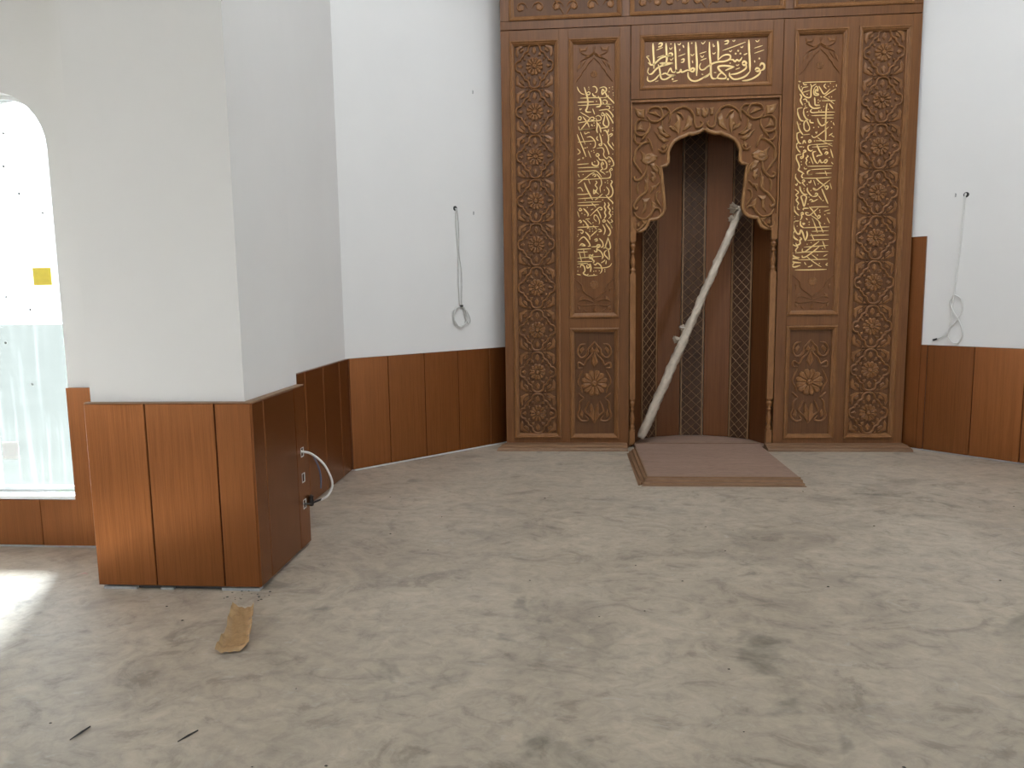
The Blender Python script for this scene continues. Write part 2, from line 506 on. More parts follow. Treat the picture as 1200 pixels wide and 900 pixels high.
TEXT_LEFT = [
    ('s', 8.8, [(-1167, 3392), (-1151, 3358), (-1128, 3332), (-1096, 3321)]),
    ('s', 16.4, [(-1101, 3387), (-1086, 3341), (-1070, 3280), (-1068, 3229), (-1078, 3194), (-1086, 3184), (-1078, 3166), (-1039, 3163)]),
    ('s', 9.9, [(-1086, 3328), (-1060, 3317), (-1047, 3332), (-1060, 3345), (-1075, 3333)]),
    ('d', 12.1, [(-1060, 3385), (-1057, 3368), (-870, 3374), (-842, 3380), (-841, 3360), (-873, 3338), (-836, 3327), (-834, 3307), (-988, 3257), (-839, 3201), (-836, 3176), (-1011, 3065), (-1008, 3042), (-956, 3064), (-841, 3014), (-841, 2994)]),
    ('s', 11, [(-1026, 3387), (-1002, 3388), (-984, 3368), (-987, 3343), (-1000, 3335)]),
    ('s', 12.1, [(-1026, 3331), (-1016, 3308), (-992, 3302)]),
    ('s', 12.1, [(-961, 3374), (-924, 3383), (-899, 3370), (-901, 3345), (-919, 3333), (-935, 3316), (-940, 3336), (-932, 3361), (-914, 3340), (-898, 3314), (-898, 3292), (-924, 3287)]),
    ('s', 8.8, [(-924, 3287), (-1008, 3290), (-1138, 3290)]),
    ('s', 12.1, [(-878, 3309), (-883, 3294), (-857, 3268), (-831, 3239), (-831, 3231)]),
    ('s', 11, [(-1164, 3254), (-1086, 3255), (-1013, 3255)]),
    ('s', 15.3, [(-974, 3302), (-953, 3271), (-948, 3235), (-961, 3211), (-992, 3207)]),
    ('s', 9.9, [(-932, 3263), (-909, 3267), (-891, 3254), (-896, 3234), (-919, 3229), (-932, 3255)]),
    ('s', 7.7, [(-1159, 3225), (-1060, 3227), (-924, 3230), (-852, 3226)]),
    ('s', 9.9, [(-1139, 3201), (-1141, 3186), (-1123, 3198)]),
    ('s', 8.8, [(-1024, 3192), (-1013, 3164), (-1005, 3141)]),
    ('s', 8.8, [(-901, 3211), (-875, 3210), (-867, 3192), (-880, 3183)]),
    ('s', 11, [(-966, 3176), (-924, 3180), (-888, 3180), (-857, 3152), (-836, 3120), (-844, 3111)]),
    ('s', 12.1, [(-904, 3153), (-872, 3122), (-841, 3070), (-838, 3055)]),
    ('s', 9.9, [(-945, 3144), (-932, 3154), (-919, 3138), (-932, 3126), (-945, 3139)]),
    ('s', 13.2, [(-909, 3143), (-919, 3093), (-927, 3058), (-909, 3034), (-883, 3031), (-875, 3061), (-888, 3102), (-904, 3138)]),
    ('s', 8.8, [(-883, 3021), (-956, 3015)]),
    ('s', 9.9, [(-1160, 3111), (-1147, 3126), (-1131, 3120), (-1134, 3097), (-1155, 3100), (-1160, 3111)]),
    ('s', 7.7, [(-1139, 3166), (-1086, 3134), (-1050, 3112)]),
    ('s', 11, [(-1115, 3125), (-1086, 3088), (-1066, 3057), (-1055, 3026)]),
    ('s', 8.8, [(-1160, 3069), (-1113, 3076), (-1045, 3082), (-987, 3082)]),
    ('s', 9.9, [(-1045, 3117), (-1018, 3116), (-1011, 3101), (-1026, 3091), (-1042, 3097)]),
    ('s', 12.1, [(-1039, 3117), (-1076, 3075), (-1108, 3038), (-1131, 3013)]),
    ('s', 9.9, [(-997, 3121), (-971, 3130), (-948, 3114), (-950, 3091), (-982, 3085), (-997, 3111)]),
    ('s', 13.2, [(-987, 3080), (-982, 3039), (-987, 3004), (-979, 2973)]),
    ('s', 13.2, [(-977, 3064), (-956, 3023), (-948, 2977)]),
    ('s', 7.7, [(-1131, 3008), (-1060, 3008), (-1003, 3009)]),
    ('s', 8.8, [(-1039, 3041), (-1032, 3051), (-1024, 3035)]),
    ('s', 7.7, [(-1155, 3039), (-1147, 3009)]),
    ('s', 8.8, [(-1150, 3006), (-1087, 3009), (-1003, 3009)]),
    ('s', 11, [(-1168, 2968), (-1140, 2896), (-1113, 2834), (-1085, 2761)]),
    ('s', 7.7, [(-1139, 2993), (-1118, 2936), (-1092, 2874)]),
    ('s', 7.7, [(-1161, 2897), (-1103, 2900), (-1008, 2905)]),
    ('s', 8.8, [(-1100, 2987), (-1092, 2969), (-1066, 2981), (-1050, 2977)]),
    ('s', 9.9, [(-1079, 2938), (-1045, 2942), (-1019, 2923), (-1000, 2892), (-1003, 2851), (-1024, 2839)]),
    ('d', 12.1, [(-1044, 2877), (-1074, 2848), (-932, 2953), (-838, 2994), (-840, 2780), (-1035, 2811), (-1016, 2818), (-1011, 2800), (-1006, 2715), (-935, 2718), (-869, 2688), (-1114, 2602)]),
    ('d', 18.6, [(-1114, 2751)]),
    ('s', 7.7, [(-1106, 2841), (-1082, 2843)]),
    ('s', 12.1, [(-961, 2967), (-948, 2921), (-940, 2869), (-956, 2860), (-966, 2870), (-948, 2877)]),
    ('s', 9.9, [(-979, 2945), (-987, 2922), (-971, 2904)]),
    ('s', 13.2, [(-924, 2991), (-903, 2993), (-882, 2954), (-877, 2908), (-882, 2883), (-856, 2847), (-830, 2815)]),
    ('s', 13.2, [(-877, 3005), (-883, 2980), (-893, 2985)]),
    ('s', 11, [(-877, 2949), (-851, 2964), (-843, 2953), (-867, 2934)]),
    ('s', 8.8, [(-846, 2885), (-830, 2851)]),
    ('s', 11, [(-924, 2879), (-898, 2848), (-877, 2796), (-874, 2775)]),
    ('s', 9.9, [(-987, 2835), (-935, 2839), (-919, 2807), (-924, 2782), (-914, 2756), (-893, 2740), (-877, 2760)]),
    ('s', 12.1, [(-877, 2760), (-851, 2739), (-832, 2702), (-832, 2677), (-856, 2667)]),
    ('s', 8.8, [(-1166, 2838), (-1140, 2806), (-1166, 2786)]),
    ('s', 6.6, [(-1066, 2817), (-1040, 2752)]),
    ('s', 11, [(-998, 2776), (-979, 2789), (-964, 2773), (-982, 2763), (-995, 2774)]),
    ('s', 12.1, [(-977, 2763), (-956, 2732), (-919, 2728), (-895, 2694), (-898, 2653), (-924, 2643)]),
    ('s', 13.2, [(-1029, 2713), (-1027, 2692), (-1003, 2679), (-977, 2681), (-969, 2706), (-987, 2732)]),
    ('s', 6.6, [(-880, 2719), (-869, 2725), (-860, 2714), (-872, 2708), (-880, 2719)]),
    ('s', 7.7, [(-1169, 2732), (-1140, 2742)]),
    ('s', 8.8, [(-1169, 2694), (-1061, 2699)]),
    ('s', 8.8, [(-1162, 2663), (-1061, 2665), (-966, 2665)]),
    ('s', 11, [(-948, 2685), (-924, 2690), (-932, 2705), (-945, 2695), (-940, 2664), (-932, 2649), (-953, 2631), (-924, 2612), (-908, 2596)]),
    ('s', 9.9, [(-1167, 2629), (-1061, 2632), (-998, 2632), (-966, 2608), (-940, 2571)]),
    ('s', 9.9, [(-1088, 2570), (-1051, 2600), (-1008, 2620)]),
    ('s', 12.1, [(-987, 2604), (-966, 2577), (-945, 2551)]),
    ('s', 11, [(-1027, 2589), (-1009, 2604), (-995, 2588), (-1014, 2579)]),
    ('s', 8.8, [(-945, 2564), (-877, 2565), (-856, 2585), (-861, 2616), (-869, 2631), (-851, 2652), (-843, 2636), (-861, 2629)]),
    ('s', 8.8, [(-903, 2617), (-877, 2621)]),
    ('s', 7.7, [(-1162, 2608), (-1146, 2577)]),
    ('s', 7.7, [(-1165, 2552), (-1009, 2558), (-877, 2562), (-856, 2574)]),
    ('s', 11, [(-1162, 2520), (-1114, 2555), (-1072, 2580)]),
    ('s', 14.2, [(-1104, 2529), (-1083, 2477), (-1056, 2424), (-1025, 2366)]),
    ('s', 7.7, [(-1067, 2564), (-1048, 2512)]),
    ('s', 9.9, [(-956, 2572), (-943, 2535), (-943, 2504), (-956, 2479), (-951, 2432)]),
    ('s', 11, [(-998, 2542), (-985, 2526), (-1001, 2501), (-982, 2474), (-993, 2443), (-966, 2417)]),
    ('s', 13.2, [(-1017, 2465), (-1014, 2423), (-998, 2443), (-1014, 2459)]),
    ('d', 12.1, [(-887, 2539), (-908, 2524), (-885, 2518), (-916, 2454), (-1094, 2368), (-932, 2364), (-1075, 2300), (-1126, 2246), (-1099, 2232), (-839, 2252), (-839, 2231), (-1022, 2157), (-1113, 2138)]),
    ('s', 13.2, [(-856, 2543), (-843, 2528), (-856, 2502), (-840, 2465), (-837, 2424), (-855, 2393), (-882, 2386)]),
    ('s', 8.8, [(-882, 2386), (-956, 2388), (-1062, 2385), (-1163, 2380)]),
    ('s', 11, [(-898, 2485), (-874, 2451), (-877, 2420), (-892, 2410)]),
    ('s', 11, [(-903, 2410), (-877, 2378), (-840, 2341), (-840, 2325)]),
    ('s', 9.9, [(-1168, 2479), (-1136, 2481), (-1115, 2446)]),
    ('s', 9.9, [(-1170, 2421), (-1115, 2420), (-1046, 2426)]),
    ('s', 9.9, [(-932, 2421), (-966, 2391), (-1003, 2366)]),
    ('s', 7.7, [(-1163, 2344), (-1062, 2347), (-945, 2349)]),
    ('s', 9.9, [(-1168, 2318), (-1072, 2319), (-966, 2323)]),
    ('s', 7.7, [(-1035, 2340), (-993, 2298)]),
    ('s', 11, [(-1155, 2280), (-1142, 2293), (-1128, 2277), (-1144, 2270), (-1155, 2280)]),
    ('s', 13.2, [(-1112, 2290), (-1089, 2268), (-1067, 2237), (-1073, 2216)]),
    ('s', 6.6, [(-1168, 2265), (-1150, 2207)]),
    ('s', 8.8, [(-1043, 2273), (-1019, 2285)]),
    ('s', 11, [(-1049, 2220), (-988, 2277), (-961, 2297), (-940, 2291), (-940, 2275), (-961, 2276)]),
    ('s', 11, [(-988, 2282), (-961, 2239), (-945, 2192)]),
    ('s', 9.9, [(-1014, 2193), (-1009, 2225), (-990, 2224), (-972, 2198), (-961, 2166), (-966, 2140)]),
    ('s', 8.8, [(-1014, 2193), (-988, 2167)]),
    ('s', 13.2, [(-916, 2343), (-908, 2322), (-916, 2301), (-903, 2275), (-913, 2249), (-903, 2217), (-919, 2191)]),
    ('s', 11, [(-935, 2171), (-919, 2181), (-905, 2170), (-921, 2160), (-935, 2168)]),
    ('s', 13.2, [(-882, 2342), (-871, 2316), (-882, 2300), (-861, 2268), (-871, 2243), (-855, 2216), (-876, 2190)]),
    ('s', 7.7, [(-842, 2297), (-837, 2273)]),
    ('s', 11, [(-892, 2180), (-866, 2148), (-844, 2111)]),
    ('s', 11, [(-903, 2149), (-882, 2112)]),
    ('s', 8.8, [(-855, 2185), (-839, 2163), (-860, 2156)]),
    ('s', 8.8, [(-1094, 2190), (-1051, 2194)]),
    ('s', 7.7, [(-1078, 2184), (-1036, 2142)]),
    ('s', 12.1, [(-1158, 2170), (-1142, 2181), (-1131, 2165), (-1147, 2160)]),
    ('s', 12.1, [(-1118, 2183), (-1089, 2158), (-1070, 2116)]),
    ('s', 13.7, [(-1080, 2148), (-1065, 2118), (-1077, 2103)]),
    ('s', 9.9, [(-1168, 2117), (-1071, 2119), (-969, 2119)]),
    ('s', 8.7, [(-1023, 2135), (-987, 2095)]),
    ('s', 12.4, [(-932, 2139), (-908, 2090), (-920, 2043)]),
    ('s', 13.7, [(-896, 2138), (-860, 2078), (-866, 2042), (-884, 2033)]),
    ('s', 12.4, [(-860, 2143), (-842, 2101)]),
    ('d', 12.4, [(-1053, 2099), (-1029, 2102), (-1053, 2079), (-1026, 2078), (-1113, 2137), (-978, 2044), (-1162, 2051), (-1168, 2033), (-1017, 1703), (-996, 1705), (-963, 1708), (-911, 1716), (-911, 1698), (-1166, 1747), (-1166, 1708), (-1014, 1675)]),
    ('s', 11.2, [(-975, 2095), (-953, 2091), (-944, 2076), (-969, 2071)]),
    ('s', 11.2, [(-981, 2086), (-1047, 2028)]),
    ('s', 13.7, [(-1095, 2074), (-1059, 2034), (-1050, 1998)]),
    ('s', 11.2, [(-1168, 2090), (-1132, 2092), (-1114, 2077), (-1126, 2059), (-1138, 2071)]),
    ('s', 13.7, [(-1159, 1988), (-1126, 2020), (-1102, 2023), (-1065, 1980), (-1050, 1944), (-1071, 1938)]),
    ('s', 11.2, [(-1150, 1943), (-1126, 1963), (-1096, 1945), (-1132, 1946)]),
    ('s', 12.4, [(-1011, 1997), (-987, 2006), (-984, 1988), (-1005, 1988)]),
    ('s', 13.7, [(-963, 2011), (-932, 1972), (-929, 1936), (-950, 1924)]),
    ('s', 13.7, [(-881, 2018), (-893, 1971), (-905, 1935), (-884, 1908), (-860, 1916), (-863, 1958), (-881, 2012)]),
    ('s', 11.2, [(-926, 1915), (-902, 1923), (-878, 1899), (-869, 1845), (-866, 1808)]),
    ('s', 12.4, [(-893, 1899), (-914, 1881), (-914, 1857), (-893, 1833), (-872, 1809)]),
    ('s', 8.7, [(-1041, 1932), (-950, 1936)]),
    ('s', 13.7, [(-993, 1931), (-981, 1949), (-957, 1948), (-963, 1930), (-984, 1919), (-987, 1889), (-1005, 1889), (-1011, 1901)]),
    ('s', 13.7, [(-981, 1907), (-950, 1888), (-929, 1846), (-938, 1816)]),
    ('s', 9.9, [(-1169, 1911), (-1041, 1915)]),
    ('s', 7.5, [(-1114, 1921), (-1096, 1825)]),
    ('s', 9.9, [(-1169, 1883), (-1072, 1887)]),
    ('s', 8.7, [(-1154, 1892), (-1130, 1795)]),
    ('s', 8.7, [(-1169, 1829), (-1060, 1836), (-944, 1843)]),
    ('s', 9.9, [(-1172, 1795), (-1029, 1796)]),
    ('s', 8.7, [(-1169, 1775), (-1072, 1779)]),
    ('s', 14.9, [(-1060, 1860), (-1050, 1824), (-1023, 1841), (-1053, 1860)]),
    ('s', 13.7, [(-1023, 1865), (-1029, 1817), (-1011, 1799), (-1023, 1781)]),
    ('s', 14.9, [(-1084, 1764), (-1075, 1734), (-1048, 1757), (-1078, 1770)]),
    ('s', 13.7, [(-1051, 1776), (-1042, 1739), (-1048, 1697)]),
    ('s', 12.4, [(-1017, 1775), (-999, 1763), (-981, 1780), (-950, 1756), (-938, 1713), (-957, 1680)]),
    ('s', 11.2, [(-947, 1780), (-920, 1797), (-908, 1809)]),
    ('s', 11.2, [(-902, 1767), (-896, 1803)]),
    ('s', 9.9, [(-1017, 1736), (-920, 1734), (-866, 1748), (-845, 1778)]),
    ('s', 13.7, [(-1145, 1741), (-1133, 1765), (-1108, 1753), (-1099, 1710), (-1115, 1686), (-1084, 1667), (-1066, 1679)]),
    ('s', 9.9, [(-1176, 1678), (-1139, 1671)]),
    ('s', 7.5, [(-1078, 1661), (-981, 1666)]),
]
TEXT_RIGHT = [
    ('s', 8.8, [(861, 3356), (960, 3358), (1149, 3356)]),
    ('s', 11, [(825, 3370), (846, 3364)]),
    ('s', 12.1, [(829, 3343), (832, 3313), (858, 3273), (885, 3237), (920, 3224), (939, 3236), (938, 3285), (942, 3319), (931, 3344)]),
    ('s', 8.8, [(858, 3278), (867, 3312), (912, 3320)]),
    ('s', 7.7, [(859, 3270), (928, 3288)]),
    ('s', 9.9, [(868, 3354), (876, 3339), (901, 3338)]),
    ('s', 9.9, [(942, 3319), (981, 3342)]),
    ('s', 13.2, [(981, 3323), (963, 3289), (969, 3249), (999, 3243), (1004, 3253), (978, 3264), (982, 3293), (998, 3278), (994, 3312), (981, 3323)]),
    ('s', 14.2, [(841, 3259), (857, 3233), (848, 3204), (870, 3159)]),
    ('s', 11, [(871, 3208), (895, 3212), (911, 3182)]),
    ('d', 12.1, [(854, 3322), (906, 3254), (889, 3171), (895, 3153), (1091, 3316), (1135, 3312), (1099, 3225), (1121, 3224), (1107, 3343), (1005, 3201), (1021, 3193), (1006, 3179), (1055, 3143), (1036, 3111), (1014, 3107), (1095, 3117), (920, 3068), (852, 2996), (974, 2960), (1127, 3009), (1131, 2955)]),
    ('s', 12.1, [(1006, 3322), (1027, 3287), (1048, 3256), (1068, 3256), (1106, 3294)]),
    ('s', 9.9, [(1065, 3339), (1051, 3320), (1074, 3295)]),
    ('s', 9.9, [(1049, 3222), (1093, 3255), (1156, 3292)]),
    ('s', 11, [(1024, 3233), (1034, 3222)]),
    ('s', 7.7, [(1044, 3227), (1090, 3206), (1146, 3162)]),
    ('s', 7.7, [(1159, 3331), (1160, 3311)]),
    ('s', 8.8, [(1036, 3193), (1155, 3191)]),
    ('s', 14.2, [(972, 3225), (976, 3190), (982, 3158), (1022, 3156)]),
    ('s', 14.2, [(921, 3192), (932, 3157), (963, 3131), (998, 3130), (1028, 3136)]),
    ('s', 11, [(953, 3124), (939, 3107), (959, 3092), (1019, 3095), (1154, 3091)]),
    ('s', 14.2, [(1084, 3169), (1078, 3117), (1077, 3048), (1077, 2949)]),
    ('s', 12.1, [(1101, 3168), (1138, 3120)]),
    ('s', 8.8, [(824, 3106), (828, 3131), (848, 3137), (868, 3139)]),
    ('s', 14.2, [(824, 3111), (835, 3066), (856, 3030), (882, 3020)]),
    ('s', 13.2, [(878, 3119), (882, 3079), (901, 3044), (926, 3028)]),
    ('s', 8.8, [(878, 3119), (888, 3134), (913, 3138)]),
    ('s', 8.8, [(904, 3098), (919, 3103)]),
    ('s', 12.1, [(936, 3033), (942, 3008), (972, 3002)]),
    ('s', 8.8, [(950, 3066), (1070, 3066), (1147, 3066)]),
    ('s', 8.8, [(1041, 3042), (1146, 3040)]),
    ('s', 14.2, [(1003, 3041), (1017, 3005), (1043, 2975), (1073, 2989), (1097, 3008)]),
    ('s', 13.2, [(886, 2970), (887, 3005), (907, 3024), (933, 2973)]),
    ('s', 12.1, [(821, 3022), (843, 2966)]),
    ('s', 7.7, [(1142, 3001), (1153, 2976)]),
    ('s', 14.2, [(833, 2981), (854, 2936), (881, 2900)]),
    ('s', 7.7, [(881, 2900), (941, 2904)]),
    ('s', 12.1, [(888, 2985), (889, 2955), (910, 2932), (934, 2943), (936, 2973)]),
    ('d', 13.2, [(974, 2962), (1131, 2955), (983, 2842), (1121, 2693), (889, 2792), (873, 2662), (876, 2637), (946, 2655)]),
    ('s', 8.8, [(1013, 2971), (1019, 2958)]),
    ('s', 14.2, [(1076, 2979), (1081, 2909), (1083, 2847)]),
    ('s', 9.9, [(1104, 2963), (1060, 2924), (997, 2879), (972, 2875), (956, 2893)]),
    ('s', 7.7, [(1007, 2876), (1063, 2835), (1145, 2792)]),
    ('s', 9.9, [(988, 2922), (1000, 2911), (1002, 2926)]),
    ('s', 13.2, [(861, 2878), (881, 2880)]),
    ('s', 13.2, [(855, 2926), (827, 2912), (829, 2872), (848, 2831), (868, 2823)]),
    ('s', 14.2, [(881, 2820), (892, 2850), (908, 2824)]),
    ('s', 14.2, [(928, 2839), (942, 2853), (955, 2840), (938, 2831), (928, 2839)]),
    ('s', 8.8, [(993, 2844), (1148, 2841)]),
    ('s', 11, [(1141, 2907), (1111, 2886)]),
    ('s', 7.7, [(1131, 2887), (1157, 2872)]),
    ('s', 7.7, [(954, 2810), (1139, 2816)]),
    ('s', 8.8, [(965, 2790), (1105, 2793)]),
    ('s', 12.1, [(954, 2810), (929, 2799), (933, 2768), (956, 2755), (970, 2765)]),
    ('s', 14.2, [(1006, 2811), (1031, 2756), (1057, 2717)]),
    ('s', 7.7, [(1056, 2765), (1081, 2772), (1101, 2764)]),
    ('s', 12.1, [(1077, 2724), (1092, 2744), (1107, 2733), (1087, 2719)]),
    ('s', 14.2, [(1001, 2751), (974, 2742), (980, 2702), (999, 2661), (1020, 2640)]),
    ('s', 13.2, [(1005, 2704), (1022, 2713), (1052, 2715)]),
    ('s', 12.1, [(1025, 2645), (1039, 2675), (1050, 2650), (1070, 2652)]),
    ('s', 13.2, [(1070, 2652), (1089, 2674), (1104, 2666), (1090, 2646), (1075, 2654)]),
    ('s', 11, [(1128, 2768), (1154, 2687)]),
    ('s', 7.7, [(1140, 2652), (1156, 2632)]),
    ('s', 12.1, [(845, 2834), (823, 2812), (839, 2771), (863, 2745)]),
    ('s', 8.8, [(849, 2796), (879, 2795)]),
    ('s', 13.2, [(885, 2755), (900, 2764), (911, 2752), (888, 2740), (889, 2704), (872, 2692), (867, 2705), (892, 2714)]),
    ('s', 14.2, [(871, 2730), (831, 2721), (829, 2691), (848, 2650), (857, 2615), (850, 2590), (881, 2569), (902, 2553)]),
    ('s', 12.1, [(922, 2719), (932, 2708), (915, 2694), (923, 2673), (914, 2653), (925, 2628)]),
    ('s', 6.6, [(952, 2703), (980, 2636)]),
    ('s', 9.9, [(930, 2620), (1046, 2619), (1151, 2617)]),
    ('s', 8.8, [(900, 2613), (905, 2598), (926, 2598)]),
    ('s', 8.8, [(961, 2589), (1022, 2592), (1142, 2593)]),
    ('s', 13.2, [(956, 2587), (932, 2572), (937, 2547), (973, 2546)]),
    ('s', 8.8, [(1003, 2555), (1144, 2554)]),
    ('s', 7.7, [(1087, 2578), (1104, 2532)]),
    ('s', 12.1, [(831, 2555), (822, 2535), (838, 2504), (864, 2475), (879, 2470)]),
    ('s', 13.2, [(892, 2558), (880, 2533), (893, 2515)]),
    ('s', 8.8, [(893, 2515), (1009, 2512), (1145, 2516)]),
    ('s', 9.9, [(930, 2557), (943, 2544), (973, 2548)]),
    ('s', 11, [(884, 2493), (899, 2500), (909, 2487), (889, 2477), (916, 2441)]),
    ('s', 12.1, [(942, 2481), (960, 2475), (964, 2496)]),
    ('s', 11, [(824, 2464), (839, 2453), (844, 2473)]),
    ('d', 12.1, [(933, 2458), (1031, 2461), (904, 2421), (907, 2401), (968, 2402), (952, 2344), (946, 2283), (1052, 2224), (1055, 2206), (1079, 2310), (1099, 2182), (962, 2118), (830, 2173), (831, 2152)]),
    ('s', 7.7, [(987, 2497), (1007, 2444)]),
    ('s', 12.1, [(1009, 2512), (1041, 2478), (1077, 2452), (1098, 2426)]),
    ('s', 13.2, [(1093, 2421), (1109, 2411), (1120, 2431), (1107, 2441), (1088, 2426)]),
    ('s', 9.9, [(1133, 2494), (1082, 2454), (1023, 2408), (998, 2408), (987, 2424), (1013, 2413)]),
    ('s', 7.7, [(1134, 2466), (1151, 2410)]),
    ('s', 14.2, [(1063, 2417), (1090, 2355), (1123, 2281)]),
    ('s', 14.2, [(865, 2445), (876, 2406), (903, 2373), (938, 2369)]),
    ('s', 14.2, [(936, 2430), (935, 2405), (959, 2369), (979, 2353)]),
    ('s', 13.2, [(1004, 2363), (1014, 2378), (1029, 2367), (1015, 2352), (980, 2348)]),
    ('s', 12.1, [(825, 2418), (857, 2389), (834, 2367), (853, 2341), (838, 2321), (860, 2290), (848, 2270)]),
    ('s', 14.2, [(903, 2363), (881, 2350), (895, 2309), (911, 2263), (925, 2319), (929, 2349), (903, 2363)]),
    ('s', 11, [(958, 2313), (970, 2323), (991, 2307), (971, 2302)]),
    ('s', 9.9, [(991, 2302), (1031, 2324)]),
    ('s', 6.6, [(1035, 2357), (1067, 2315)]),
    ('s', 13.2, [(825, 2265), (823, 2234), (842, 2203), (868, 2180)]),
    ('s', 11, [(848, 2264), (856, 2239), (872, 2233)]),
    ('s', 8.8, [(957, 2252), (1043, 2255), (1129, 2253)]),
    ('s', 12.1, [(957, 2257), (994, 2215), (1026, 2168)]),
    ('s', 13.2, [(1032, 2158), (1044, 2178), (1059, 2167), (1045, 2150), (1032, 2158)]),
    ('s', 11, [(1039, 2245), (999, 2210), (965, 2182), (934, 2186), (928, 2206), (954, 2201)]),
    ('s', 12.1, [(953, 2244), (907, 2243), (905, 2227)]),
    ('s', 13.2, [(880, 2197), (898, 2207), (906, 2191), (888, 2187), (894, 2166), (880, 2136)]),
    ('s', 7.7, [(975, 2180), (1022, 2148), (1069, 2101)]),
    ('s', 8.8, [(930, 2155), (946, 2139)]),
    ('s', 11, [(822, 2111), (834, 2129), (870, 2131)]),
    ('s', 7.7, [(986, 2154), (1008, 2107)]),
    ('s', 7.7, [(1118, 2156), (1145, 2104)]),
    ('s', 7.7, [(1090, 2213), (1141, 2227)]),
    ('s', 7.7, [(1116, 2194), (1147, 2195)]),
    ('s', 16.2, [(839, 2131), (817, 2108), (830, 2061), (854, 2020), (878, 2013), (888, 2048), (906, 2024), (919, 1983), (932, 1948)]),
    ('s', 14.9, [(883, 2130), (884, 2095), (911, 2068)]),
    ('s', 13.7, [(898, 2109), (921, 2106), (904, 2094)]),
    ('s', 9.9, [(911, 2068), (1014, 2070), (1141, 2072)]),
    ('d', 12.4, [(961, 2119), (962, 2096), (855, 2084), (1100, 2102), (950, 1918), (985, 1932), (1046, 1816), (1066, 1740), (1090, 1874)]),
    ('s', 11.2, [(998, 2133), (1039, 2021)]),
    ('s', 9.9, [(1041, 2132), (1091, 2020)]),
    ('s', 8.7, [(987, 2034), (1136, 2037)]),
    ('s', 16.2, [(831, 2040), (817, 2014), (833, 1979), (868, 1955)]),
    ('s', 14.9, [(882, 1984), (897, 1966), (883, 1955), (886, 1925), (858, 1911), (846, 1932)]),
    ('s', 16.2, [(941, 2038), (948, 2000), (932, 1948)]),
    ('s', 9.9, [(971, 1997), (1141, 1999)]),
    ('s', 8.7, [(949, 1953), (1047, 1957), (1142, 1958)]),
    ('s', 8.7, [(982, 2014), (1013, 1949)]),
    ('s', 11.2, [(822, 1932), (817, 1921), (841, 1906), (867, 1896), (848, 1867), (854, 1849)]),
    ('s', 12.4, [(1056, 1942), (992, 1894), (935, 1851), (909, 1854), (908, 1878)]),
    ('s', 8.7, [(922, 1892), (1049, 1899), (1138, 1904)]),
    ('s', 8.7, [(1088, 1945), (1114, 1874)]),
    ('s', 9.9, [(843, 1841), (964, 1847), (1140, 1849)]),
    ('s', 12.4, [(1058, 1895), (1010, 1852), (948, 1807), (914, 1798), (907, 1816)]),
    ('s', 8.7, [(948, 1807), (1008, 1758), (1085, 1707)]),
    ('s', 7.5, [(994, 1823), (1054, 1775)]),
    ('s', 13.7, [(825, 1841), (814, 1827), (850, 1802), (885, 1796)]),
    ('s', 16.2, [(879, 1784), (827, 1791), (816, 1768), (839, 1755), (898, 1749)]),
    ('s', 14.9, [(893, 1725), (841, 1711), (820, 1726), (840, 1747)]),
    ('s', 8.7, [(874, 1776), (996, 1776), (1137, 1777)]),
    ('s', 9.9, [(930, 1754), (945, 1730)]),
    ('s', 11.2, [(963, 1709), (992, 1717), (1003, 1729)]),
    ('s', 8.7, [(1133, 1821), (1099, 1804)]),
    ('s', 8.7, [(1141, 1744), (1125, 1727), (1142, 1721)]),
    ('s', 11.2, [(847, 1684), (987, 1683), (1132, 1685)]),
]
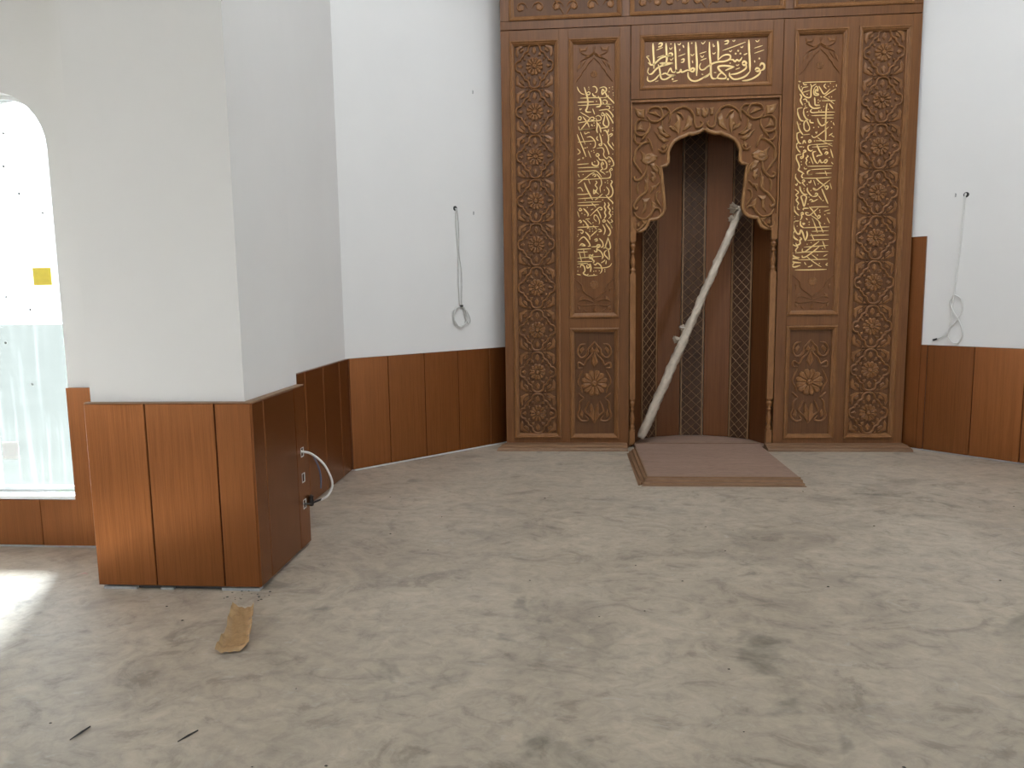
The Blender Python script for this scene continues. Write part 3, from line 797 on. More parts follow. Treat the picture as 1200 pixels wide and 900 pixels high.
TEXT_TOP = [
    ('s', 19.9, [(-477, 3749), (-474, 3682), (-468, 3598), (-467, 3528)]),
    ('s', 16.1, [(-428, 3736), (-411, 3747), (-393, 3741), (-405, 3721), (-431, 3714)]),
    ('s', 19.9, [(-359, 3745), (-355, 3678), (-351, 3605), (-360, 3566)]),
    ('s', 18.6, [(-281, 3742), (-274, 3658), (-267, 3529), (-258, 3484)]),
    ('s', 21.1, [(-160, 3745), (-156, 3670), (-152, 3586), (-146, 3524), (-137, 3496)]),
    ('s', 19.9, [(-94, 3745), (-87, 3650), (-80, 3555), (-81, 3449)]),
    ('s', 16.1, [(-337, 3649), (-317, 3657), (-300, 3648), (-311, 3631), (-340, 3638)]),
    ('s', 17.4, [(-306, 3631), (-363, 3630), (-409, 3613), (-455, 3575), (-490, 3560), (-519, 3583)]),
    ('s', 9.9, [(-537, 3634), (-514, 3611), (-496, 3571)]),
    ('s', 9.9, [(-513, 3538), (-522, 3505), (-513, 3482)]),
    ('s', 17.4, [(-513, 3479), (-484, 3483), (-449, 3519), (-414, 3543), (-362, 3555), (-287, 3566)]),
    ('s', 16.1, [(-415, 3574), (-363, 3572), (-287, 3566)]),
    ('s', 14.9, [(-415, 3574), (-362, 3549)]),
    ('s', 17.4, [(-429, 3563), (-414, 3517), (-405, 3455), (-390, 3432), (-355, 3431), (-315, 3452), (-269, 3461)]),
    ('s', 14.9, [(-524, 3460), (-521, 3426), (-495, 3416), (-454, 3434), (-414, 3478)]),
    ('s', 17.4, [(-396, 3472), (-362, 3482), (-327, 3464), (-269, 3461)]),
    ('s', 13.7, [(-344, 3481), (-316, 3525), (-304, 3496), (-281, 3484)]),
    ('s', 16.1, [(-281, 3484), (-264, 3506), (-258, 3486), (-235, 3488), (-223, 3510), (-217, 3488), (-194, 3492), (-165, 3503), (-137, 3496)]),
    ('s', 18.6, [(-142, 3496), (-113, 3489), (-102, 3511), (-120, 3518), (-137, 3501)]),
    ('d', 23.6, [(-297, 3429)]),
    ('s', 17.4, [(-159, 3485), (-156, 3446), (-130, 3414), (-89, 3404), (-38, 3422), (19, 3457)]),
    ('s', 13.7, [(-224, 3594), (-196, 3602), (-201, 3577), (-224, 3572)]),
    ('s', 7.4, [(-445, 3687), (-387, 3710)]),
    ('s', 7.4, [(-438, 3622), (-375, 3642)]),
    ('s', 7.4, [(-248, 3626), (-185, 3646)]),
    ('s', 7.4, [(-58, 3641), (2, 3658)]),
    ('s', 7.4, [(-49, 3582), (5, 3600)]),
    ('s', 8.7, [(-329, 3705), (-318, 3690), (-301, 3706)]),
    ('s', 8.7, [(-323, 3607), (-311, 3595), (-291, 3616)]),
    ('s', 8.7, [(-255, 3735), (-240, 3726), (-226, 3742)]),
    ('s', 8.7, [(-43, 3740), (-28, 3726), (-8, 3747)]),
    ('s', 8.7, [(-49, 3627), (-35, 3609), (-18, 3626)]),
    ('s', 8.7, [(-136, 3641), (-124, 3627), (-104, 3643)]),
    ('d', 17.4, [(-315, 3737), (-129, 3736)]),
    ('s', 12.4, [(-209, 3722), (-197, 3699)]),
    ('s', 9.9, [(-237, 3673), (-234, 3690)]),
    ('s', 9.9, [(-121, 3585), (-117, 3562)]),
    ('s', 12.4, [(-45, 3560), (-57, 3532), (-45, 3504), (-16, 3503), (18, 3524)]),
    ('s', 7.4, [(-38, 3464), (-21, 3458)]),
    ('s', 7.4, [(-454, 3412), (-425, 3419)]),
    ('s', 7.4, [(-297, 3406), (-251, 3416)]),
    ('s', 7.4, [(-534, 3637), (-508, 3639)]),
    ('s', 19.9, [(28, 3739), (32, 3636), (43, 3547), (47, 3457), (62, 3423), (96, 3419)]),
    ('s', 19.9, [(102, 3745), (109, 3672), (108, 3578)]),
    ('s', 17.4, [(111, 3583), (150, 3615), (195, 3624), (218, 3612), (213, 3585), (168, 3567), (105, 3564), (60, 3552), (14, 3525), (-20, 3504)]),
    ('s', 16.1, [(219, 3579), (242, 3578), (259, 3561), (276, 3577), (294, 3565), (310, 3576), (321, 3597)]),
    ('s', 14.9, [(162, 3740), (196, 3744), (188, 3722), (162, 3715)]),
    ('s', 8.7, [(146, 3660), (251, 3694), (350, 3727)]),
    ('s', 8.7, [(233, 3745), (247, 3736), (255, 3750)]),
    ('s', 8.7, [(305, 3687), (319, 3681), (330, 3694)]),
    ('s', 8.7, [(206, 3657), (218, 3649), (232, 3662)]),
    ('s', 8.7, [(437, 3737), (454, 3725), (471, 3741)]),
    ('s', 8.7, [(269, 3533), (283, 3527), (297, 3537)]),
    ('s', 8.7, [(58, 3644), (70, 3635), (86, 3648)]),
    ('d', 21.1, [(286, 3654), (264, 3630), (306, 3629), (475, 3580)]),
    ('d', 24.8, [(200, 3410)]),
    ('s', 11.2, [(335, 3619), (349, 3621), (366, 3629)]),
    ('s', 19.9, [(378, 3745), (382, 3662), (390, 3567), (395, 3472)]),
    ('s', 17.4, [(395, 3472), (359, 3434), (303, 3411), (251, 3410), (216, 3440), (213, 3468)]),
    ('s', 19.9, [(323, 3542), (339, 3561), (360, 3546), (346, 3527), (323, 3536)]),
    ('s', 16.1, [(360, 3535), (358, 3501), (324, 3475), (279, 3457), (222, 3451)]),
    ('s', 18.6, [(438, 3482), (455, 3498), (478, 3486), (467, 3470), (444, 3473)]),
    ('s', 19.9, [(480, 3514), (496, 3538), (519, 3523), (517, 3490), (489, 3474)]),
    ('s', 17.4, [(489, 3480), (479, 3447), (434, 3415), (377, 3395), (326, 3392)]),
    ('s', 19.9, [(255, 3516), (209, 3524), (152, 3529), (112, 3522), (118, 3499), (147, 3470), (182, 3441)]),
    ('s', 14.9, [(255, 3516), (209, 3501), (175, 3486)]),
    ('s', 16.1, [(182, 3441), (177, 3419), (131, 3418), (96, 3427)]),
    ('s', 13.7, [(147, 3470), (119, 3454), (102, 3421)]),
    ('s', 7.4, [(427, 3671), (501, 3691)]),
    ('s', 7.4, [(429, 3627), (513, 3652)]),
    ('s', 9.9, [(433, 3565), (436, 3546)]),
    ('s', 9.9, [(62, 3724), (66, 3699), (77, 3707)]),
    ('s', 7.4, [(267, 3494), (306, 3506)]),
    ('d', 13.7, [(217, 3549)]),
    ('s', 17.4, [(-19, 3431), (16, 3447), (44, 3474)]),
    ('s', 7.4, [(73, 3473), (95, 3472)]),
]
SPANDREL = [
    ('s', 21.9, [(-521, 3134), (-508, 3167), (-467, 3186), (-412, 3180), (-384, 3122), (-397, 3076), (-438, 3057), (-493, 3066), (-525, 3107)]),
    ('s', 19, [(-412, 3177), (-357, 3182), (-322, 3147), (-315, 3093), (-328, 3040)]),
    ('s', 21.9, [(-329, 3141), (-390, 3082), (-438, 3057)]),
    ('s', 23.4, [(-315, 3107), (-274, 3152), (-206, 3180), (-144, 3161), (-103, 3107), (-95, 3053), (-81, 2999), (-40, 2997), (-20, 3030), (-40, 3051)]),
    ('s', 19, [(-260, 3139), (-219, 3117), (-191, 3069)]),
    ('s', 21.9, [(-514, 3066), (-576, 3082), (-621, 3056), (-634, 3009), (-624, 2955), (-568, 2936), (-520, 2965), (-500, 3012), (-503, 3052)]),
    ('s', 19, [(-520, 2959), (-582, 2886)]),
    ('s', 19, [(-634, 2955), (-637, 2901), (-609, 2866), (-561, 2865)]),
    ('s', 23.4, [(-629, 2697), (-633, 2779), (-602, 2832), (-547, 2871), (-505, 2877)]),
    ('s', 19, [(-520, 2918), (-492, 2870), (-470, 2801)]),
    ('s', 20.5, [(-422, 2813), (-387, 2785), (-346, 2798), (-333, 2851)]),
    ('s', 19, [(-387, 3069), (-382, 3001), (-354, 2953), (-306, 2928)]),
    ('l', 0, [(-642, 3185), (-577, 3169), (-542, 3175), (-549, 3088), (-611, 3103), (-632, 3144)]),
    ('l', 0, [(-514, 3140), (-446, 3151), (-397, 3096), (-466, 3118)]),
    ('l', 0, [(-260, 3132), (-219, 3090), (-218, 3003), (-241, 2923), (-259, 2991), (-286, 3012), (-253, 3058)]),
    ('l', 0, [(-151, 3115), (-109, 3073), (-122, 3007), (-176, 2968), (-203, 2962), (-177, 3022), (-164, 3075)]),
    ('l', 0, [(-603, 3035), (-583, 3062), (-562, 3007), (-534, 2972), (-589, 2981), (-624, 2982)]),
    ('l', 0, [(-431, 3010), (-396, 3029), (-375, 2947), (-306, 2918), (-354, 2913), (-410, 2955)]),
    ('l', 0, [(-314, 3026), (-259, 2998), (-244, 2957), (-300, 2979), (-327, 3006)]),
    ('l', 0, [(-458, 2970), (-402, 2935), (-319, 2885), (-367, 2866), (-409, 2894)]),
    ('l', 0, [(-588, 2805), (-532, 2769), (-484, 2781), (-421, 2745), (-476, 2692), (-574, 2702), (-567, 2750)]),
    ('l', 0, [(-83, 3173), (-42, 3165), (-48, 3098), (-75, 3099)]),
    ('l', 0, [(-35, 3158), (-8, 3170), (10, 3116), (-7, 3077), (-31, 3104)]),
    ('l', 0, [(-395, 2833), (-353, 2866), (-346, 2825), (-373, 2798)]),
    ('s', 23.7, [(-638, 2774), (-642, 2706), (-603, 2645), (-563, 2584)]),
    ('s', 27.4, [(-525, 2677), (-533, 2609), (-576, 2550), (-620, 2534), (-641, 2560), (-620, 2577)]),
    ('s', 20.1, [(-589, 2524), (-610, 2473), (-601, 2404)]),
    ('s', 27.4, [(-511, 2591), (-524, 2514), (-523, 2437), (-584, 2386), (-631, 2327), (-644, 2293), (-618, 2266), (-601, 2292)]),
    ('s', 20.1, [(-453, 2452), (-402, 2511)]),
    ('s', 21.9, [(-397, 2433), (-427, 2417), (-435, 2366), (-409, 2313), (-391, 2287)]),
    ('s', 23.7, [(-644, 2249), (-609, 2197), (-539, 2178), (-486, 2220), (-452, 2271), (-408, 2270), (-390, 2218)]),
    ('s', 21.9, [(-617, 2171), (-644, 2119), (-608, 2075), (-547, 2134), (-582, 2179)]),
    ('s', 21.9, [(-464, 2684), (-412, 2631), (-402, 2562)]),
    ('l', 0, [(-586, 2721), (-542, 2694), (-439, 2751), (-430, 2717), (-490, 2676), (-525, 2668), (-568, 2695)]),
    ('l', 0, [(-490, 2616), (-446, 2598), (-437, 2546), (-463, 2512), (-498, 2548), (-463, 2572)]),
    ('l', 0, [(-499, 2685), (-455, 2692), (-412, 2622), (-420, 2588), (-472, 2624)]),
    ('l', 0, [(-566, 2369), (-531, 2368), (-488, 2375), (-522, 2342), (-530, 2256), (-574, 2213), (-548, 2291)]),
    ('l', 0, [(-479, 2349), (-444, 2323), (-417, 2270), (-469, 2254), (-483, 2306)]),
    ('l', 0, [(-541, 2540), (-506, 2548), (-510, 2479), (-549, 2411), (-541, 2489)]),
    ('l', 0, [(-488, 2479), (-436, 2486), (-471, 2427), (-488, 2410)]),
    ('l', 0, [(-565, 2170), (-512, 2168), (-529, 2125), (-556, 2135)]),
    ('l', 0, [(-617, 2136), (-591, 2153), (-582, 2109), (-608, 2101)]),
]
ARCH_EDGE = [
    ('o', 0, [(-7, 2969), (-35, 2946), (-96, 2927), (-144, 2929), (-169, 2914), (-217, 2897), (-266, 2869), (-296, 2827), (-314, 2780), (-311, 2725), (-313, 2683), (-337, 2653), (-380, 2646), (-370, 2587), (-360, 2465), (-346, 2342), (-343, 2268), (-363, 2213), (-400, 2177), (-444, 2162), (-488, 2158), (-500, 2123), (-524, 2080), (-568, 2056), (-662, 2055)]),
]
LOWER_PANEL = [
    ('s', 17.9, [(-1017, 1037), (-1047, 993), (-1078, 961), (-1085, 910), (-1117, 872)]),
    ('s', 17.9, [(-1103, 1012), (-1154, 1000), (-1180, 936), (-1155, 885), (-1117, 885), (-1091, 923)]),
    ('s', 17.9, [(-1017, 954), (-1053, 897), (-1091, 859), (-1117, 808), (-1168, 834), (-1174, 783), (-1130, 782)]),
    ('s', 17.9, [(-1130, 757), (-1162, 692), (-1175, 641), (-1149, 589), (-1130, 537)]),
    ('s', 17.9, [(-1175, 537), (-1143, 505), (-1118, 485)]),
    ('s', 17.9, [(-1118, 485), (-1156, 446), (-1163, 381), (-1182, 316), (-1144, 264), (-1080, 270), (-1105, 316)]),
    ('s', 17.9, [(-1067, 459), (-1092, 407), (-1105, 355), (-1054, 303), (-1018, 237)]),
    ('s', 15.3, [(-1018, 316), (-1054, 368), (-1047, 433)]),
    ('l', 0, [(-1053, 833), (-1017, 948), (-1018, 781)]),
    ('l', 0, [(-1066, 936), (-1040, 986), (-1017, 948), (-1047, 923)]),
    ('l', 0, [(-1041, 433), (-1018, 355), (-1018, 250), (-1067, 316)]),
    ('l', 0, [(-1167, 949), (-1129, 987), (-1116, 962), (-1148, 911)]),
    ('l', 0, [(-1163, 316), (-1144, 381), (-1125, 342), (-1131, 290)]),
    ('o', 0, [(-1018, 633)]),
]
PANEL_TOP = [
    ('s', 9.5, [(-999, 3648), (-1027, 3622), (-1061, 3591), (-1078, 3559), (-1111, 3523), (-1123, 3496), (-1151, 3464), (-1179, 3427)]),
    ('s', 9.5, [(-999, 3686), (-1032, 3660), (-1077, 3640), (-1105, 3631), (-1134, 3610)]),
    ('s', 9.5, [(-999, 3702), (-1049, 3666), (-1105, 3679), (-1139, 3702)]),
    ('l', 0, [(-1144, 3740), (-1111, 3712), (-1060, 3742), (-1077, 3705), (-1133, 3702)]),
    ('l', 0, [(-1021, 3751), (-999, 3702), (-1010, 3697)]),
    ('l', 0, [(-1156, 3578), (-1122, 3604), (-1134, 3567), (-1162, 3525)]),
    ('l', 0, [(-1106, 3614), (-1077, 3624), (-1100, 3587), (-1123, 3556)]),
    ('l', 0, [(-1060, 3667), (-1032, 3682), (-1049, 3650), (-1089, 3646)]),
    ('o', 0, [(-999, 3475)]),
]
PANEL_BOTTOM = [
    ('s', 8.3, [(-1015, 1419), (-1038, 1454), (-1091, 1490), (-1125, 1525), (-1131, 1566), (-1154, 1595), (-1207, 1642)]),
    ('s', 8.3, [(-1015, 1395), (-1073, 1384), (-1138, 1379), (-1173, 1397)]),
    ('s', 8.3, [(-1015, 1407), (-1061, 1425), (-1114, 1438), (-1161, 1427)]),
    ('l', 0, [(-1178, 1555), (-1160, 1543), (-1166, 1502)]),
    ('l', 0, [(-1126, 1356), (-1079, 1326), (-1108, 1326)]),
    ('l', 0, [(-1032, 1325), (-1015, 1372), (-1015, 1325)]),
    ('l', 0, [(-1155, 1456), (-1120, 1473), (-1132, 1432), (-1167, 1415)]),
    ('l', 0, [(-1173, 1380), (-1143, 1368), (-1149, 1333), (-1173, 1351)]),
    ('o', 0, [(-1012, 1576)]),
]

# ================================================================== THE ROOM
WH = 0.975            # wainscot height
CEIL = 5.6
HX0, HX1, HY0, FY = -7.0, 7.6, -5.6, 4.15     # prayer hall; FY = plane of the hall's front wall

floor = tag(MB().plan([(HX0 - 0.2, HY0 - 0.2), (HX1 + 0.2, HY0 - 0.2), (HX1 + 0.2, FY + 0.21), (4.9, FY + 0.21), (4.9, 8.2), (-2.35, 8.2), (-2.35, FY + 0.21), (HX0 - 0.2, FY + 0.21)], -0.2, 0.0)
            .build('floor', 'concrete'), 'bare troweled grey concrete floor with stains and scuffs', 'floor', kind='structure')
# ceiling with the unseen lantern opening added to light the apse
LX0, LX1, LY0, LY1 = -1.3, 3.9, 1.9, 5.4
ce = MB()
for a, b, c_, d in ((HX0 - 0.2, LX0, HY0 - 0.2, FY + 0.22), (LX1, HX1 + 0.2, HY0 - 0.2, FY + 0.22), (LX0, LX1, HY0 - 0.2, LY0), (LX0, LX1, LY1, 8.2), (-2.35, LX0, FY + 0.22, 8.2), (LX1, 4.9, FY + 0.22, 8.2)):
    ce.box(a, b, c_, d, CEIL, CEIL + 0.3)
LT = CEIL + 4.2      # added lantern: roof keeps the sun out, open to sky away from apse
ce.box(LX0 - 0.15, LX0, LY0, LY1 + 0.15, CEIL + 0.3, LT).box(LX1, LX1 + 0.15, LY0, LY1 + 0.15, CEIL + 0.3, LT)
ce.box(LX0, LX1, LY1, LY1 + 0.15, CEIL + 0.3, LT).box(LX0 - 0.15, LX1 + 0.15, LY0 - 0.1, LY1 + 0.15, LT, LT + 0.15)
portal('portal', ((LX0 + LX1) / 2, LY0 - 0.02, (CEIL + 0.3 + LT) / 2), (PI / 2, 0, 0), LX1 - LX0, LT - CEIL - 0.3)
tag(ce.build('ceiling', 'ceiling'), 'plain white ceiling with an unseen lantern opening added to light the apse', 'ceiling', kind='structure')
tag(MB().plan([(-60, -60), (60, -60), (60, 60), (-60, 60)], -0.6, -0.5).build('outside_ground', 'outside'),
    'pale sandy ground outside the windows', 'ground', kind='structure')


def wall(name, label, P, deg, L, openings=(), mat='white_paint', h=CEIL, thick=0.22):
    """Wall whose room side looks to local -y; openings = (x0, x1, z0, z1) cut out of it."""
    mb = MB()
    x = 0.0
    for (a, b, z0, z1) in sorted(openings):
        if a > x:
            mb.box(x, a, 0, thick, 0, h)
        if z0 > 0:
            mb.box(a, b, 0, thick, 0, z0)
        mb.box(a, b, 0, thick, z1, h)
        x = b
    if x < L:
        mb.box(x, L, 0, thick, 0, h)
    o = mb.build(name, mat, None, (P[0], P[1], 0), math.radians(deg))
    return tag(o, label, 'wall', kind='structure')


def panels(w, cuts, top=WH, bot=0.012, gap=0.0035, yb=-0.004, yf=-0.026):
    """Veneered wainscot boards on a wall, one object each, between successive cuts (local x)."""
    for a, b in zip(cuts[:-1], cuts[1:]):
        wd = b - a - gap
        MB().slab(0, wd, yb, yf, bot, top, 0.003).build('panel', 'veneer', w, (a + gap / 2, 0, 0))
    # dark batten behind the joints
    MB().box(cuts[0] + 0.004, cuts[-1] - 0.004, -0.0035, -0.0005, 0.02, top - 0.004).build('backing_strip', 'black', w)


S2 = math.sqrt(0.5)
# ---- front wall of the hall, left of the apse: a run of arched windows
WX0 = -5.6
fl = MB()


def arch_wall(mb, x0, x1, wins, h, thick, seg=16):
    """Wall strip with round-headed openings; wins = (cx, halfwidth, sill, spring)."""
    x = x0
    for cx, hw, sill, spring in wins:
        mb.box(x, cx - hw, 0, thick, 0, h)
        mb.box(cx - hw, cx + hw, 0, thick, 0, sill)
        arc = [(cx - hw * math.cos(PI * k / seg), spring + hw * math.sin(PI * k / seg)) for k in range(seg + 1)]
        for (ax, az), (bx, bz) in zip(arc[:-1], arc[1:]):
            mb.add([(ax, 0, az), (bx, 0, bz), (bx, 0, h), (ax, 0, h), (ax, thick, az), (bx, thick, bz), (bx, thick, h), (ax, thick, h)],
                   [(0, 1, 2, 3), (7, 6, 5, 4), (0, 4, 5, 1)])
        x = cx + hw
    mb.box(x, x1, 0, thick, 0, h)


# local x = world x + 7 ; visible window is the one next to the pillar
W_CX, W_HW, W_SILL, W_SPR = -3.32, 0.325, 0.305, 2.375
win_list = [(W_CX + 7, W_HW, W_SILL, W_SPR)]
arch_wall(fl, 0.0, 5.085, win_list, CEIL, 0.22)
wall_fl = tag(fl.build('wall_front_left', 'white_paint', None, (-7, FY, 0)), 'white wall with round-headed window beside the pillar', 'wall', kind='structure')
# wainscot on it: boards notched round the window opening
joint = [-3.60, -3.22, -2.84, -2.46]
edge = W_CX + W_HW + 0.004
for k, (a, b) in enumerate(zip(joint[:-1], joint[1:])):
    g = 0.002
    a2, b2 = a + g, b - g
    if b2 <= edge:
        MB().slab(0, b2 - a2, -0.004, -0.028, 0.014, 0.300).build('panel', 'veneer', wall_fl, (a2 + 7, 0, 0))
    elif a2 < edge:
        MB().prism([(0, 0.014), (b2 - a2, 0.014), (b2 - a2, 0.985), (edge - a2, 0.985), (edge - a2, 0.300), (0, 0.300)], -0.028, -0.004) \
            .build('panel', 'veneer', wall_fl, (a2 + 7, 0, 0))
    else:
        MB().slab(0, b2 - a2, -0.004, -0.028, 0.014, 0.985).build('panel', 'veneer', wall_fl, (a2 + 7, 0, 0))
MB().box(3.0, 4.5, -0.018, -0.002, 0.0, 0.012).build('floor_strip', 'grey_shim', wall_fl)

# ---- pillar between window wall and apse
PX0, PX1, PY0, PY1 = -2.448, -1.634, 3.552, 4.262
pil = tag(MB().box(PX0, PX1, PY0, PY1, 0, CEIL).build('pillar', 'white_paint'),
          'white square pillar with wood veneered base beside the arched window', 'pillar', kind='structure')
# wainscot round it, proud of the plaster
fy = 3.516
for a, b in ((-2.466, -2.145), (-2.145, -1.780), (-1.780, -1.590)):
    MB().slab(0, b - a - 0.005, PY0 - 0.012 - fy, 0, 0.022, 0.977).build('panel', 'veneer', pil, (a + 0.0025, fy, 0))
MB().box(-2.460, -1.62, fy + 0.020, PY0 - 0.001, 0.03, 0.970).build('backing_strip', 'black', pil)
sx = -1.586
for k, (a, b) in enumerate(((3.520, 3.660), (3.660, 4.090), (4.090, 4.252))):
    mb = MB()
    if k < 2:
        mb.slab(0, b - a - 0.004, 0.026, 0, 0.022, 0.977)
    else:
        # last board carries three cut-outs for sockets
        x1 = b - a - 0.004
        hx0, hx1 = 0.060, 0.104
        zs = [(0.245, 0.300), (0.405, 0.460), (0.560, 0.615)]
        mb.box(0, hx0, 0, 0.026, 0.022, 0.977)
        mb.box(hx1, x1, 0, 0.026, 0.022, 0.977)
        z = 0.022
        for z0, z1 in zs:
            mb.box(hx0, hx1, 0, 0.026, z, z0)
            z = z1
        mb.box(hx0, hx1, 0, 0.026, z, 0.977)
    mb.build('panel', 'veneer', pil, (sx, a + 0.002, 0), PI / 2)
for z in (0.245, 0.405, 0.560):
    MB().ring(0.060, 0.104, z, z + 0.055, [(-0.001, 0.0), (0.0, -0.0015), (0.002, -0.0015), (0.003, 0.004)]) \
        .build('socket_rim', 'cable', pil, (sx, 4.092, 0), PI / 2)
MB().box(PX1 + 0.001, sx - 0.027, 3.56, 4.24, 0.03, 0.970).build('backing_strip', 'black', pil)
MB().box(-2.464, -1.588, 3.518, PY0, 0.9775, 0.984).box(PX1, sx - 0.002, PY0, 4.250, 0.9775, 0.984).build('cap_strip', 'trim', pil)
for a, b, h in ((-2.44, -2.26, 0.012), (-2.13, -2.06, 0.010), (-1.80, -1.60, 0.014)):
    MB().box(a, b, fy + 0.004, fy + 0.05, 0.0, h).build('shim', 'grey_shim', pil)
MB().box(PX0 + 0.02, PX1 - 0.02, PY0 - 0.012, PY0 - 0.002, 0, 0.03).build('floor_gap', 'black', pil)

# ---- apse walls
AX, AY = -1.905, 6.105
wl = wall('wall_left', 'narrow white side wall of the apse behind the pillar', (AX, FY + 0.02), 90, AY - FY - 0.02)
y0 = FY + 0.02
panels(wl, [4.28 - y0, 4.69 - y0, 5.07 - y0, 5.455 - y0, 5.85 - y0, 6.10 - y0])
LBL = 1.63 / S2
wbl = wall('wall_back_left', 'slanting white wall between the pillar side and the carved niche, cable hanging on it', (AX, AY), 45, LBL)
panels(wbl, [0.020, 0.402, 0.785, 1.168, 1.550, 1.80])
MB().tube([(0.03, -0.034, 0.008), (0.9, -0.036, 0.008), (1.75, -0.034, 0.008)], 0.007, 6).build('edge_bead', 'cable', wbl)
# right slanting wall: x + y = 10.29
RX, RY = 2.57, 7.72
wbr = wall('wall_back_right', 'slanting white wall right of the carved niche with hanging cable', (RX, RY), -45, 2.66)


def on_right(x):
    return (x - RX) / S2


panels(wbr, [on_right(3.278) + 0.3829 * k for k in range(0, 5)], top=0.982)
s_t0, s_t1 = on_right(3.125) - 0.06, on_right(3.236)
MB().slab(0, s_t1 - s_t0, -0.004, -0.026, 0.012, 1.965).build('tall_panel', 'veneer', wbr, (s_t0, 0, 0))
MB().slab(0, on_right(3.278) - s_t1 - 0.004, -0.004, -0.026, 0.012, 0.982).build('panel', 'veneer', wbr, (s_t1 + 0.001, 0, 0))
MB().tube([(s_t0, -0.034, 0.008), (1.5, -0.036, 0.008), (2.6, -0.034, 0.008)], 0.006, 6).build('edge_bead', 'grey_shim', wbr)
wall('wall_back', 'white end wall behind the carved niche', (-0.33, 7.72), 0, 2.95)
wall('wall_right', 'white side wall of the apse on the right', (4.455, 5.835), -90, 1.66)

# ---- rest of the hall (behind and beside the camera): walls with openings added for sky light
def holes(L, n, w, z0, z1):
    step = L / n
    return [(step * (k + 0.5) - w / 2, step * (k + 0.5) + w / 2, z0, z1) for k in range(n)]


wall('wall_front_right', 'white wall right of the apse', (4.455, FY), 0, 3.15)
wall('wall_hall_left', 'left wall of the hall with tall openings added for light', (HX0, HY0), 90, FY - HY0, holes(FY - HY0, 3, 1.25, 0.3, 3.4))
wall('wall_hall_right', 'right wall of the hall with tall openings added for light', (HX1, FY), -90, FY - HY0, holes(FY - HY0, 3, 1.2, 0.4, 3.2))
wall('wall_hall_back', 'back wall of the hall with tall openings added for light', (HX1, HY0), 180, HX1 - HX0, holes(HX1 - HX0, 2, 0.9, 0.4, 3.2))

for (a, b, z0, z1) in holes(FY - HY0, 3, 1.2, 0.4, 3.2):
    portal('portal', (HX0 - 0.1, HY0 + (a + b) / 2, 1.85), (PI / 2, 0, -PI / 2), 1.25, 3.1)
    portal('portal', (HX1 + 0.1, FY - (a + b) / 2, (z0 + z1) / 2), (PI / 2, 0, PI / 2), 1.2, 2.8)
for (a, b, z0, z1) in holes(HX1 - HX0, 2, 0.9, 0.4, 3.2):
    portal('portal', (HX1 - (a + b) / 2, HY0 - 0.1, (z0 + z1) / 2), (PI / 2, 0, 0), 0.9, 2.8)
for cx in (W_CX,):
    portal('portal', (cx, FY + 0.26, 1.5), (-PI / 2, 0, 0), 0.66, 2.45)

# ---- the visible window
win = tag(link('window_1', None, None, (W_CX, FY, 0)), 'tall round-headed window with filmed glass left of the pillar', 'window', kind='structure')


def arch_outline(hw, z0, spr, seg=20):
    return [(-hw, z0), (hw, z0)] + [(hw * math.cos(PI * k / seg), spr + hw * math.sin(PI * k / seg)) for k in range(seg + 1)]


MB().prism(arch_outline(W_HW - 0.001, W_SILL + 0.03, W_SPR), 0.110, 0.118).build('pane', 'film_glass', win)
outer, inner = arch_outline(W_HW - 0.001, W_SILL + 0.02, W_SPR), arch_outline(W_HW - 0.022, W_SILL + 0.045, W_SPR)
fr = MB()
n = len(outer)
fr.add([(x, 0.095, z) for x, z in outer] + [(x, 0.095, z) for x, z in inner] + [(x, 0.135, z) for x, z in outer] + [(x, 0.135, z) for x, z in inner],
       [(i, (i + 1) % n, n + (i + 1) % n, n + i) for i in range(n)]
       + [(n + i, n + (i + 1) % n, 3 * n + (i + 1) % n, 3 * n + i) for i in range(n)]
       + [(2 * n + i, 3 * n + i, 3 * n + (i + 1) % n, 2 * n + (i + 1) % n) for i in range(n)])
fr.build('window_frame', 'frame_white', win)
MB().box(-W_HW + 0.002, W_HW - 0.002, -0.026, 0.2, W_SILL - 0.002, W_SILL + 0.018).build('window_sill', 'frame_white', win)
MB().box(-W_HW + 0.01, W_HW - 0.01, 0.085, 0.095, W_SILL + 0.03, W_SILL + 0.05).build('bottom_bead', 'frame_white', win)
MB().box(0.088, 0.203, 0.106, 0.1095, 1.595, 1.699).build('sticker', 'yellow', win)
MB().box(-0.220, -0.113, 0.106, 0.1095, 0.521, 0.630).build('sticker', 'paper', win)
for x, z in ((-0.016, 2.488), (-0.035, 2.298), (0.046, 2.138), (0.184, 2.022), (-0.098, 1.527), (0.048, 1.449), (-0.131, 1.249), (0.017, 0.993)):
    MB().dot(x, z, 0.008, 0.1095, 0.004, 8).build('suction_dot', 'grey_shim', win)

# ================================================================== CARVED PRAYER NICHE
MX, MY = 1.245, 7.09
mih = empty('prayer_niche', (MX, MY, 0), 'carved brown wooden prayer niche with gold lettering and scalloped arch', 'prayer niche')
P_MOULD = [(0.0, 0.0), (0.003, -0.012), (0.014, -0.016), (0.022, -0.007), (0.030, -0.004), (0.034, 0.006), (0.042, 0.010), (0.046, 0.026)]


def mib(mb, name, mat, parent=None, **kw):
    return mb.build(name, mat, parent or mih, **kw)


def frame_member(name, u0, u1, v0, v1, y=0.0, back=0.04):
    mib(MB().slab(u0, u1, back, y, v0, v1, 0.002), name, 'carved')


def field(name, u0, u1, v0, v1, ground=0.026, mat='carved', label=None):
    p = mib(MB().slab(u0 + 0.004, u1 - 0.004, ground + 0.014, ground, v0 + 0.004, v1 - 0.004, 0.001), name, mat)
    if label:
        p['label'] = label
    MB().ring(u0, u1, v0, v1, P_MOULD).build('moulding', 'lit_relief', p)
    return p


